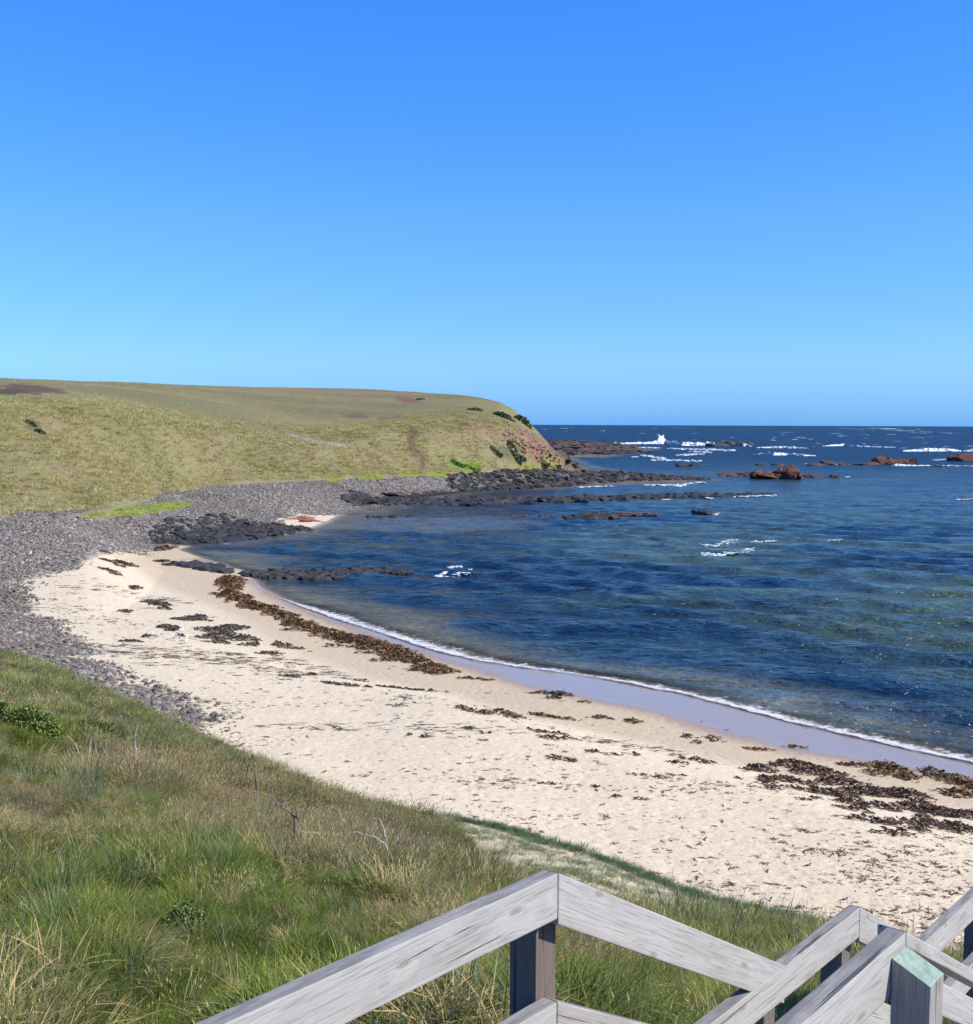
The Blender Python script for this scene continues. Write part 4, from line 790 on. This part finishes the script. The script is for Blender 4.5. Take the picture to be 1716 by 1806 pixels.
foam_ridge('breaking_wave', [(1575, 822, 1), (1580, 822, 3.5), (1600, 822, 2.5), (1640, 822, 1.2), (1650, 822, .5)], 'foam trailing to the right of the flat topped red rock', 9)
def foam_patch(name, rows, label, seed, kind=None, fs=1.0):
    rng = np.random.default_rng(seed); VV = []; FF = []; o = 0; org = None
    for (px0, py0, px1, py1, n, jit) in rows:
        for k in range(n if kind else int(n * 1.6)):
            t = rng.random(); px = px0 + (px1 - px0) * t + rng.normal(0, 1 if kind else 2); py = py0 + (py1 - py0) * t + rng.normal(0, jit)
            P = unproj(px, py, .08)
            if org is None: org = P
            m = P[1] / F; sx = m * rng.uniform(1.5, 7) * (.5 if kind else 1); sy = m * rng.uniform(1, 3) * (1 + P[1] / 90); sz_ = m * rng.uniform(.25, .9)
            V = ICO1[0] * np.array([sx, sy, sz_]) * rng.uniform(.6, 1.2, (len(ICO1[0]), 1)) + P - org; VV.append(V); FF.append(ICO1[1] + o); o += len(V)
    ob = mesh_np(name, np.vstack(VV), np.vstack(FF), True, m_foam); ob.location = org
    tag(ob, label, 'foam'); ob['kind'] = 'stuff'
    return ob
foam_patch('foam_patch', [(1236, 977, 1275, 979, 50, 1.2), (1275, 974, 1330, 970, 50, 1.8), (1236, 960, 1262, 963, 14, 1), (1262, 960, 1285, 953, 22, 1), (1285, 957, 1365, 954, 30, .7)], 'curl of white foam breaking over rocks in the middle of the bay', 1)
foam_patch('foam_patch', [(770, 1017, 800, 1019, 40, 1), (772, 1016, 790, 1008, 26, 1), (800, 1012, 835, 1006, 26, 2), (790, 1000, 815, 998, 10, 1)], 'small curl of foam off the end of the low black reef', 2)
foam_patch('foam_patch', [(1120, 789, 1160, 790, 30, .4), (1180, 791, 1290, 794, 90, .8), (1215, 796, 1250, 798, 26, .5), (1190, 803, 1240, 800, 40, .7), (1130, 803, 1170, 809, 50, .7), (1145, 811, 1235, 813, 60, .6), (1110, 806, 1120, 805, 8, .3)], 'streaks of white wash in front of the far platform', 3)
foam_patch('foam_patch', [(1130, 855, 1205, 856, 50, .6), (1205, 853, 1240, 850, 20, .8), (1015, 859, 1080, 857, 26, .4), (1165, 855, 1200, 854, 16, .5)], 'wash along the seaward side of the black spit', 4)
foam_patch('foam_patch', [(1290, 875, 1365, 873, 60, .7), (1245, 878, 1255, 880, 8, .5), (1170, 881, 1180, 880, 5, .4)], 'foam around the tip of the long dark reef', 5)
foam_patch('foam_patch', [(1258, 908, 1266, 905, 9, .5)], 'fleck of foam beside the pair of small black rocks', 6)
foam_patch('foam_patch', [(1470, 819, 1530, 818, 22, .4), (1650, 821, 1716, 822, 18, .5), (1645, 812, 1660, 810, 10, .6), (1420, 818, 1426, 818, 4, .2), (1490, 841, 1494, 841, 5, .3)], 'wash between the brown and red rocks far out', 7)
foam_patch('foam_patch', [(1280, 953 - 1, 1300, 952, 6, .3), (1455, 953, 1480, 952, 8, .4), (1680, 881, 1716, 880, 14, .5)], 'faint flecks of foam out on the right of the bay', 8)
rng = np.random.default_rng(9); rows = []
for k in range(85):
    px = rng.uniform(945, 1760) if k % 5 else rng.uniform(1250, 1716); py = 753 + 36 * rng.random() ** 1.3 + (px - 858) * .0035; w_ = rng.uniform(.5, 4) * (.4 + (py - 750) / 30); rows.append((px, py, px + w_, py, int(1 + w_ * .5), .12))
foam_patch('whitecaps', rows, 'small whitecaps dotting the open sea below the horizon', 10, 'stuff')
# lacy foam edge of the last ripple on the beach
a = np.array([(428, 1024), (450, 1036), (490, 1056), (540, 1075), (600, 1095), (680, 1119), (760, 1147), (830, 1163), (900, 1177), (1000, 1192), (1090, 1205), (1200, 1226), (1300, 1251), (1400, 1278), (1500, 1303), (1600, 1324), (1716, 1349), (1850, 1382), (2000, 1415)], float)
u = np.linspace(428, 2000, 1300); pyc = np.interp(u, a[:, 0], a[:, 1]) + 2.6 * fbm(u, u * 0, 70, 3, 5)
pyc = np.convolve(np.pad(pyc, 7, 'edge'), np.ones(15) / 15, 'valid'); C = unproj(u, pyc, .0); C[:, 1] += .35
wdt = (1 + .55 * fbm(u, u * 0, 34, 3, 15)) * np.interp(u, [428, 500, 560, 800, 1100, 1300, 1716], [.15, .8, 1.9, 2.6, 1.2, 1.7, 1.5]); tn = np.gradient(C[:, :2], axis=0); tn /= np.linalg.norm(tn, axis=1)[:, None]; nrm = np.stack([-tn[:, 1], tn[:, 0]], -1); nrm *= np.sign(nrm[:, 1:2] + 1e-9)
V = []; E = []; K = 13
for k in range(len(u)):
    for j in range(K):
        f = j / (K - 1); off = (f - .15) * wdt[k]; hh = .07 * math.exp(-((f - .12) / .12) ** 2) + .015
        V.append((C[k, 0] + nrm[k, 0] * off, C[k, 1] + nrm[k, 1] * off, 0)); E.append((f, hh))
V = np.array(V); E = np.array(E); g = np.maximum(H(V[:, 0], V[:, 1]), .0); V[:, 2] = g + E[:, 1] + .05 * np.maximum(fbm(V[:, 0], V[:, 1], .35, 2, 8), 0) * (1 - E[:, 0]) + .05 * E[:, 0]
q = np.array([(i * K + j, i * K + K + j, i * K + K + 1 + j, i * K + 1 + j) for i in range(len(u) - 1) for j in range(K - 1)])
cx = np.repeat(u, K); dens = (1 + .5 * fbm(cx, cx * 0, 45, 3, 19)) * np.interp(cx, [428, 480, 520, 900, 960, 1050, 1120, 1716], [.1, .35, .8, .8, .55, .5, .95, 1.0])
M = Mat('foam_lace'); P_ = pos(M); f = M.attr('f').outputs['Fac']; dn = M.attr('dens').outputs['Fac']
vo = M.n('ShaderNodeTexVoronoi'); vo.feature = 'DISTANCE_TO_EDGE'; vo.inputs['Scale'].default_value = 3.2; M.l(P_, vo.inputs['Vector'])
lace = M.math('SUBTRACT', 1.0, M.math('MULTIPLY', vo.outputs['Distance'], 5.0)); ns = M.noise(P_, 2.2, 4, .65)
edge = M.ramp(f, [(0.0, .2), (.06, 1.0), (.25, .82), (.6, .34), (1.0, .0)])
vv = M.math('ADD', M.math('ADD', M.math('MULTIPLY', edge, 1.15), M.math('MULTIPLY', lace, .18)), M.math('MULTIPLY', M.math('SUBTRACT', ns, .18), 2.0)); vv = M.math('MULTIPLY', vv, M.math('ADD', M.math('MULTIPLY', dn, .3), .7))
al = M.ramp(vv, [(.0, 0.), (.5, 0.), (.62, 1.), (1, 1.)])
vv2 = M.math('MULTIPLY', vv, .6); al = M.ramp(vv2, [(.68, 0.), (1.0, .9)])
pr = M.n('ShaderNodeBsdfPrincipled'); M.setv(pr, Base_Color=(.74, .74, .74, 1), Roughness=.6); tr = M.n('ShaderNodeBsdfTransparent'); mx = M.n('ShaderNodeMixShader')
M.l(al, mx.inputs[0]); M.l(tr.outputs[0], mx.inputs[1]); M.l(pr.outputs[0], mx.inputs[2]); M.l(mx.outputs[0], M.out.inputs[0])
o = mesh_np('shore_foam', V, q, True, M.m, attrs=dict(f=E[:, 0], dens=dens)); tag(o, 'white foam edge of the last ripple running up the wet sand', 'foam', kind='stuff')

# ------------------------------------------------------------------ gulls
def simple_mat(name, c, r=.7):
    M = Mat(name); n = M.noise(objc(M), 30, 3); M.bsdf(Base_Color=M.mix(1.0, c, M.ramp(n, [(.3, .9), (.7, 1.08)]), 'MULTIPLY'), Roughness=r); return M.m
m_white = simple_mat('white_feathers', (.8, .8, .79)); m_grey = simple_mat('grey_feathers', (.42, .44, .46)); m_beak = simple_mat('beak', (.5, .12, .04)); m_tail = simple_mat('black_feathers', (.03, .03, .03))
def skin(name, pts, edges, rad, mat, parent=None, sub=2, flat=1.0):
    me = bpy.data.meshes.new(name); me.from_pydata(pts, edges, []); o = bpy.data.objects.new(name, me); COL.objects.link(o)
    md = o.modifiers.new('s', 'SKIN'); md.use_smooth_shade = True; lay = me.skin_vertices[0].data
    for k, r in enumerate(rad): lay[k].radius = r if hasattr(r, '__len__') else (r, r); lay[k].use_root = (k == 1)
    ss = o.modifiers.new('b', 'SUBSURF'); ss.levels = sub; ss.render_levels = sub
    me.materials.append(mat); o.parent = parent; return o
def gull():
    e = bpy.data.objects.new('gull', None); COL.objects.link(e)
    skin('body', [(-.20, 0, .17), (-.08, 0, .18), (.03, 0, .19), (.10, 0, .22), (.13, 0, .29), (.155, 0, .325), (.18, 0, .325)], [(i, i + 1) for i in range(6)], [.022, (.055, .06), (.07, .075), (.05, .055), .03, .035, .02], m_white, e)
    for sgn in (-1, 1): skin('wing', [(.06, sgn * .055, .225), (-.06, sgn * .062, .215), (-.18, sgn * .035, .195), (-.26, sgn * .015, .185)], [(0, 1), (1, 2), (2, 3)], [(.03, .03), (.02, .045), (.014, .03), .006], m_grey, e)
    skin('tail', [(-.18, 0, .175), (-.24, 0, .172), (-.29, 0, .17)], [(0, 1), (1, 2)], [(.025, .012), (.03, .008), (.025, .005)], m_tail, e, 1)
    skin('beak', [(.18, 0, .322), (.205, 0, .320), (.225, 0, .312)], [(0, 1), (1, 2)], [.011, .008, .003], m_beak, e, 1)
    for sgn in (-1, 1): skin('leg', [(0, sgn * .03, .14), (.005, sgn * .03, .07), (0, sgn * .03, .005), (.035, sgn * .032, .003)], [(0, 1), (1, 2), (2, 3)], [.007, .005, .005, .006], m_beak, e, 1)
    return e
g0 = gull(); kids = list(g0.children)
for k, (px, py, rz, lab) in enumerate([(273, 1127, 2.6, 'white gull standing alone beside the round clump, leftmost on the sand'), (309, 1130, 3.4, 'white gull in the middle of the group on the sand'), (326, 1136, .4, 'nearest white gull, standing by small weed scraps'),
        (321, 1117, 1.2, 'white gull at the back of the group, next to the grey heap'), (178, 969, 3.0, 'lone white gull on the cobbles at the head of the beach')]):
    if k == 0: g = g0
    else:
        g = g0.copy(); COL.objects.link(g)
        for c_ in kids: d_ = c_.copy(); COL.objects.link(d_); d_.parent = g
    g.location = hit(px, py)[0]; g.rotation_euler = (0, 0, rz); tag(g, lab, 'gull', 'gulls resting on the beach')

# ------------------------------------------------------------------ dead branches on the dune
m_twig = simple_mat('dead_wood', (.16, .13, .11), .85); m_pale = simple_mat('bleached_wood', (.42, .39, .35), .85)
def branch(name, segs, label, mat, rad, base_px):
    # segs: list of polylines in photo pixels, stood in the plane at the distance of the base
    P = hit(*base_px)[0]; r = P[1] * .93; VV = []; FF = []; o = 0; rng = np.random.default_rng(int(base_px[0]))
    for pl, rs in segs:
        pts = []
        for (a, b) in pl:
            d = ray(a, b); pts.append(EYE + d * (r / d[1]) + np.array([0, rng.normal(0, .04), 0]))
        pts = np.array(pts); t = np.linspace(0, len(pts) - 1, (len(pts) - 1) * 4 + 1); Q = np.stack([np.interp(t, np.arange(len(pts)), pts[:, k]) for k in range(3)], -1); Q += rng.normal(0, .006, Q.shape)
        n = len(Q)
        for k in range(n):
            w_ = rad * rs * (1 - .75 * k / n)
            for j in range(5): an = j * 1.2566; VV.append(Q[k] + np.array([math.cos(an) * w_, math.sin(an) * w_, math.sin(an) * w_ * .5]))
        for k in range(n - 1):
            for j in range(5): FF.append((o + k * 5 + j, o + k * 5 + (j + 1) % 5, o + k * 5 + 5 + (j + 1) % 5, o + k * 5 + 5 + j))
        o += n * 5
    ob = mesh_np(name, np.array(VV) - P, np.array(FF), True, mat); ob.location = P; return tag(ob, label, 'branch')
branch('dead_branch', [([(520, 1492), (521, 1460), (519, 1438), (500, 1420), (470, 1402), (440, 1392)], 1.0), ([(521, 1455), (524, 1430), (520, 1408)], .6), ([(500, 1420), (505, 1405)], .4)], 'dark crooked dead branch arching left over the middle of the dune', m_twig, .022, (520, 1500))
branch('dead_branch', [([(454, 1400), (452, 1370), (447, 1340)], 1.0), ([(450, 1360), (440, 1345), (436, 1372), (434, 1398)], .6)], 'forked dark twig standing at the dune edge above the crooked branch', m_twig, .024, (454, 1402))
branch('dead_branch', [([(694, 1560), (686, 1500), (676, 1465), (668, 1442)], 1.0), ([(688, 1510), (700, 1485), (706, 1475)], .5), ([(684, 1490), (660, 1475), (628, 1470), (600, 1478)], .6), ([(680, 1480), (690, 1455)], .4)], 'grey dead branch standing at the right end of the dune grass', m_pale, .016, (694, 1560))
branch('dead_branch', [([(240, 1330), (238, 1300), (243, 1276)], 1.0), ([(239, 1310), (228, 1288)], .5), ([(239, 1305), (252, 1290), (255, 1300)], .5), ([(238, 1318), (262, 1335), (268, 1350)], .5)], 'bleached forked twig on the upper left of the dune', m_pale, .018, (240, 1345))
branch('dead_branch', [([(160, 1330), (161, 1302)], 1.0), ([(168, 1328), (169, 1305)], .8), ([(145, 1335), (136, 1312), (120, 1295)], .6)], 'two short bleached stems beside the leafy green patch', m_pale, .018, (160, 1340))
branch('dead_branch', [([(640, 1520), (600, 1500), (560, 1470), (520, 1462)], 1.0), ([(600, 1500), (590, 1480)], .5)], 'thin pale branch lying low across the brown grass', m_pale, .01, (640, 1526))

# ------------------------------------------------------------------ timber staircase
M = Mat('weathered_timber'); tc = M.attr('wc').outputs['Vector']; sd_ = M.n('ShaderNodeObjectInfo').outputs['Random']
ad = M.n('ShaderNodeVectorMath'); ad.operation = 'ADD'; M.l(tc, ad.inputs[0]); cb = M.n('ShaderNodeCombineXYZ'); M.l(M.math('MULTIPLY', sd_, 37.0), cb.inputs[0]); M.l(M.math('MULTIPLY', sd_, 3.0), cb.inputs[1]); M.l(cb.outputs[0], ad.inputs[1]); tv = ad.outputs[0]
# knots: sparse cells pull the grain around them
kv = M.n('ShaderNodeTexVoronoi'); kv.inputs['Scale'].default_value = 1.0; kv.voronoi_dimensions = '2D'; M.l(M.vmul(tv, (2.6, 7.0, 1)), kv.inputs['Vector'])
kd = kv.outputs['Distance']; kn = M.ramp(kd, [(.0, 1.), (.045, .85), (.08, .0)])
gv = M.n('ShaderNodeVectorMath'); gv.operation = 'ADD'; M.l(M.vmul(tv, (.7, 26, 26)), gv.inputs[0]); kc = M.n('ShaderNodeCombineXYZ'); M.l(M.math('MULTIPLY', M.ramp(kd, [(.0, 1.0), (.4, 0.)]), 2.2), kc.inputs[1]); M.l(kc.outputs[0], gv.inputs[1])
g1 = M.noise(gv.outputs[0], 1.0, 5, .65, .9); g2 = M.noise(M.vmul(tv, (6, 160, 160)), 1.0, 3, .6); blot = M.noise(M.vmul(tv, (2.2, 8, 8)), 1.0, 4, .6)
crack = M.ramp(M.noise(M.vmul(tv, (1.3, 55, 55)), 1.0, 2, .5, .4), [(.0, 0.), (.29, 0.), (.335, 1.), (1, 1.)])
base = M.mix(M.ramp(g1, [(.3, 0.), (.7, 1.)]), (.31, .29, .262), (.45, .432, .40))
base = M.mix(M.ramp(blot, [(.35, 0.), (.7, .55)]), base, (.52, .505, .495)); base = M.mix(M.ramp(g2, [(.33, .45), (.5, 0.)]), base, (.14, .125, .115))
ring = M.ramp(M.math('FRACT', M.math('MULTIPLY', kd, 45.0)), [(.2, .55), (.6, 1.15)])
base = M.mix(kn, base, M.mix(1.0, (.33, .28, .23), ring, 'MULTIPLY')); 
topm = M.attr('top').outputs['Fac']; base = M.mix(M.math('MULTIPLY', topm, M.ramp(M.noise(M.vmul(tv, (5, 22, 22)), 1.0, 4, .7), [(.3, .15), (.62, .95)])), base, (.17, .165, .168))
col = M.mix(1.0, base, M.ramp(crack, [(.0, .35), (1., 1.)]), 'MULTIPLY')
post = M.attr('post').outputs['Fac']; col = M.mix(post, col, M.mix(1.0, col, (.42, .35, .32), 'MULTIPLY')); cut = M.attr('cut').outputs['Fac']; col = M.mix(cut, col, M.mix(M.ramp(M.noise(M.vmul(tv, (40, 40, 40)), 1.0, 3), [(.35, 0.), (.65, 1.)]), (.20, .29, .235), (.31, .40, .34)))  # posts browner, their colour also darkened all over to deepen the shaded faces
hb = M.math('ADD', M.math('ADD', M.math('MULTIPLY', g1, .6), M.math('MULTIPLY', g2, .35)), M.math('MULTIPLY', crack, .7))
M.bsdf(Base_Color=col, Roughness=.82, Normal=M.bump(hb, .8, .004)); m_wood = M.m
m_screw = simple_mat('galvanised_screw', (.10, .10, .10), .4)
EYEZ = 12.0; BD = math.radians(39.6); dv = np.array([math.sin(BD), math.cos(BD), 0]); nv = np.array([math.cos(BD), -math.sin(BD), 0]); zv = np.array([0, 0, 1.0])
stair = bpy.data.objects.new('timber_staircase', None); COL.objects.link(stair)
SZ1 = EYEZ - 1.163; C1 = unproj(984, 1540, SZ1); stair.location = (C1[0], C1[1], 8.0)
tag(stair, 'weathered grey timber staircase with handrails going down the dune', 'staircase')
def solid(name, corners, L, w_, t_, post=0., topf=1., bev=.004, cut=False):
    """corners: 8 points; first four the lower face ring, last four the upper"""
    bm = bmesh.new(); vs = [bm.verts.new(tuple(c)) for c in corners]
    for f in ((3, 2, 1, 0), (4, 5, 6, 7), (0, 1, 5, 4), (1, 2, 6, 5), (2, 3, 7, 6), (3, 0, 4, 7)): bm.faces.new([vs[k] for k in f])
    bmesh.ops.recalc_face_normals(bm, faces=bm.faces[:]); bmesh.ops.bevel(bm, geom=bm.edges[:], offset=bev, segments=2, affect='EDGES', profile=.6)
    me = bpy.data.meshes.new(name); bm.to_mesh(me); bm.free(); me.materials.append(m_wood); o = bpy.data.objects.new(name, me); COL.objects.link(o); o.parent = stair; o.matrix_parent_inverse = Matrix.Translation(-Vector(stair.location))
    # flat per-face-corner data: grain coordinates, top faces
    c = np.array([v.co[:] for v in me.vertices]); o0 = np.array(corners[0]); ax = np.array(L); ax = ax / np.linalg.norm(ax)
    wc = np.stack([(c - o0) @ ax, (c - o0) @ w_, (c - o0) @ t_], -1); wc[:, 1] += wc[:, 2] * .9
    a = me.attributes.new('wc', 'FLOAT_VECTOR', 'POINT'); a.data.foreach_set('vector', wc.astype(np.float32).ravel())
    tp = me.attributes.new('top', 'FLOAT', 'CORNER'); ct = me.attributes.new('cut', 'FLOAT', 'CORNER'); tv_ = np.zeros(len(me.loops), np.float32); cv_ = tv_.copy()
    for p in me.polygons:
        if p.normal.z > .6:
            for l_ in p.loop_indices: tv_[l_] = topf; cv_[l_] = 1. if cut else 0.
    tp.data.foreach_set('value', tv_); ct.data.foreach_set('value', cv_)
    a = me.attributes.new('post', 'FLOAT', 'POINT'); a.data.foreach_set('value', np.full(len(c), post, np.float32)); return o
def rail(name, p0, p1, h=.122, t=.045, side=-1, drop=0., topf=1.):
    """p0,p1: ends of the visible top edge; the board hangs below it and is t thick towards side*nv"""
    p0 = np.array(p0); p1 = np.array(p1); L = p1 - p0; sl = np.hypot(L[0], L[1]) / np.linalg.norm(L); v = -zv * h / sl; w = nv * t * side; up_ = np.cross(L / np.linalg.norm(L), nv); up_ /= np.linalg.norm(up_)
    lo = [p0 + v, p1 + v, p1 + v + w, p0 + v + w]; hi = [p0, p1, p1 + w, p0 + w]
    return solid(name, lo + hi, L, up_, nv, 0., topf)
def pst(c, top, bot, a=.088, slope=0., cut=False, post=1.):
    """c: corner nearest the rail, post extends +a along dv and +a along side"""
    c = np.array([c[0], c[1], 0.]); s_ = c[2]
    def q(u, w_, z_): return c + dv * u + nv * w_ + zv * z_
    lo = [q(0, 0, bot), q(a, 0, bot), q(a, a, bot), q(0, a, bot)]; hi = [q(0, 0, top), q(a, 0, top), q(a, a, top - slope), q(0, a, top - slope)]
    return solid('post', lo + hi, zv, dv, nv, post, .8, .003, cut)
def gz(p): return float(H(np.array([p[0]]), np.array([p[1]]))[0]) - .4
DROP = .735; SLOPE = .54; RUN = DROP / SLOPE; MID = .345
E = C1.copy()                                   # left side, end of the top landing
LAND = (np.dot(unproj(1512, 1599, SZ1 - DROP) - C1, dv)) - RUN     # second landing length
A0 = E - np.array([math.sin(math.radians(41.5)), math.cos(math.radians(41.5)), 0]) * 3.2; E2 = E + dv * RUN - zv * DROP; E3 = E2 + dv * LAND; DROP2 = .40; RUN2 = DROP2 / SLOPE; E4 = E3 + dv * RUN2 - zv * DROP2; E5 = E4 + dv * 2.4; E6 = E5 + dv * RUN - zv * DROP; gap = dv * .0015
rail('handrail', A0, E - gap); rail('handrail', E + gap, E2 + dv * .0); 
rail('handrail', E2 - dv * .62 + nv * .001, E3 - gap); rail('handrail', E3 + gap, E4); rail('handrail', E4 - dv * .3 + nv * .001, E5 - gap); rail('handrail', E5 + gap, E6)
m_ = -zv * MID
rail('mid_rail', A0 + m_, E + m_ - gap); rail('mid_rail', E + m_ + gap, E2 + m_); rail('mid_rail', E2 + m_ - dv * .1 + nv * .001, E3 + m_ - gap); rail('mid_rail', E3 + m_ + gap, E4 + m_); rail('mid_rail', E4 + m_ - dv * .1 + nv * .001, E5 + m_ - gap)
for (e_, off, dz) in ((E, -.03, 0), (E2, -.06, 0), (E3, -.05, 0), (E4, -.05, 0), (E5, -.06, 0), (E4, 1.0, 0), (A0, 1.2, 0)):
    b_ = e_ + dv * off - nv * (.045 + .0915); pst(b_, e_[2] - .125, gz(b_))
# right side rails: outer face towards the camera, posts outside
F1 = unproj(1598, 1643, SZ1); F0 = F1 - dv * 3.0; F2 = F1 + dv * RUN - zv * DROP; F3 = F2 + dv * LAND; F4 = F3 + dv * RUN2 - zv * DROP2
rail('handrail', F0, F1 - gap); rail('mid_rail', F0 + m_, F1 + m_ - gap)
rail('handrail', F1 + gap, F2, .032, .07); rail('handrail', F1 + gap - zv * .078, F2 - zv * .078, .075, .045)
rail('mid_rail', F1 + gap + m_, F2 + m_)
rail('handrail', F2 + nv * .001 - dv * .1, F3 - gap); rail('mid_rail', F2 + m_ + nv * .001, F3 + m_ - gap); rail('handrail', F3 + gap, F4)
b_ = F1 - dv * .093 + nv * .0015; pst(b_, SZ1 - .030, gz(b_), slope=.04, cut=True, post=.35)
for e_, off in ((F2, -.05), (F3, -.05), (F4, -.06)): b_ = e_ + dv * off + nv * .0015; pst(b_, e_[2] - .035, gz(b_), slope=.04, cut=True, post=.35)
# landings, treads and stringers under the rails
W = float(np.dot(F1 - E, nv)) - .045
def slab(name, c, l, w_, th_): return solid(name, [c - zv * th_, c - zv * th_ + dv * l, c - zv * th_ + dv * l + nv * w_, c - zv * th_ + nv * w_, c, c + dv * l, c + dv * l + nv * w_, c + nv * w_], nv, dv, zv, 0., .6, .003)
DK_ = 1.0
for (e_, a_, l_) in ((E, -2.8, 2.8), (E2, 0, LAND), (E4, 0, 2.4)):
    k = 0
    while k * .1 < l_ - .05: slab('deck_board', e_ + dv * (a_ + k * .1) + nv * .01 - zv * DK_, .092, W - .02, .035); k += 1
for e_, RUN, DROP, nst in ((E, RUN, DROP, 4), (E3, RUN2, DROP2, 2), (E5, RUN, DROP, 4)):
    for k in range(nst): slab('tread', e_ + dv * (RUN * (k + .08) / nst) + nv * .02 - zv * (DK_ + DROP * (k + 1) / (nst + 1)), RUN / nst * .95, W - .04, .04)
    for s_ in (.0, W - .0): rail('stringer', e_ + nv * s_ - zv * (DK_ + .02), e_ + nv * s_ + dv * RUN - zv * (DK_ + .02 + DROP), .2, .04, 1 if s_ == 0 else -1)
# fixings
def screw(p):
    bm = bmesh.new(); bmesh.ops.create_cone(bm, cap_ends=True, segments=10, radius1=.006, radius2=.005, depth=.003); me = bpy.data.meshes.get('screw') or bpy.data.meshes.new('screw')
    if not me.vertices: bm.to_mesh(me); me.materials.append(m_screw)
    bm.free(); o = bpy.data.objects.new('screw', me); COL.objects.link(o); o.parent = stair; o.matrix_parent_inverse = Matrix.Translation(-Vector(stair.location))
    o.matrix_world = Matrix.Translation(Vector(p)) @ Vector(nv).to_track_quat('Z', 'Y').to_matrix().to_4x4(); return o
for e_, us in ((E, ((-.04, .035), (-.05, .075), (-.035, .12), (.03, .05), (.045, .08), (.03, .13))), (E2, ((-.06, .0), (-.055, .09), (.0, .05), (.05, .05), (.0, .12))), (E3, ((-.05, .04), (-.05, .11), (.05, .06)))):
    for (a_, b_) in us: screw(e_ + dv * a_ - zv * (b_ + max(0, 0)) + nv * .0025 - (zv * a_ * SLOPE if (e_ is E and a_ > 0) else 0))
print('tris approx', sum(len(o.data.polygons) * 2 for o in scene.objects if o.type == 'MESH'))
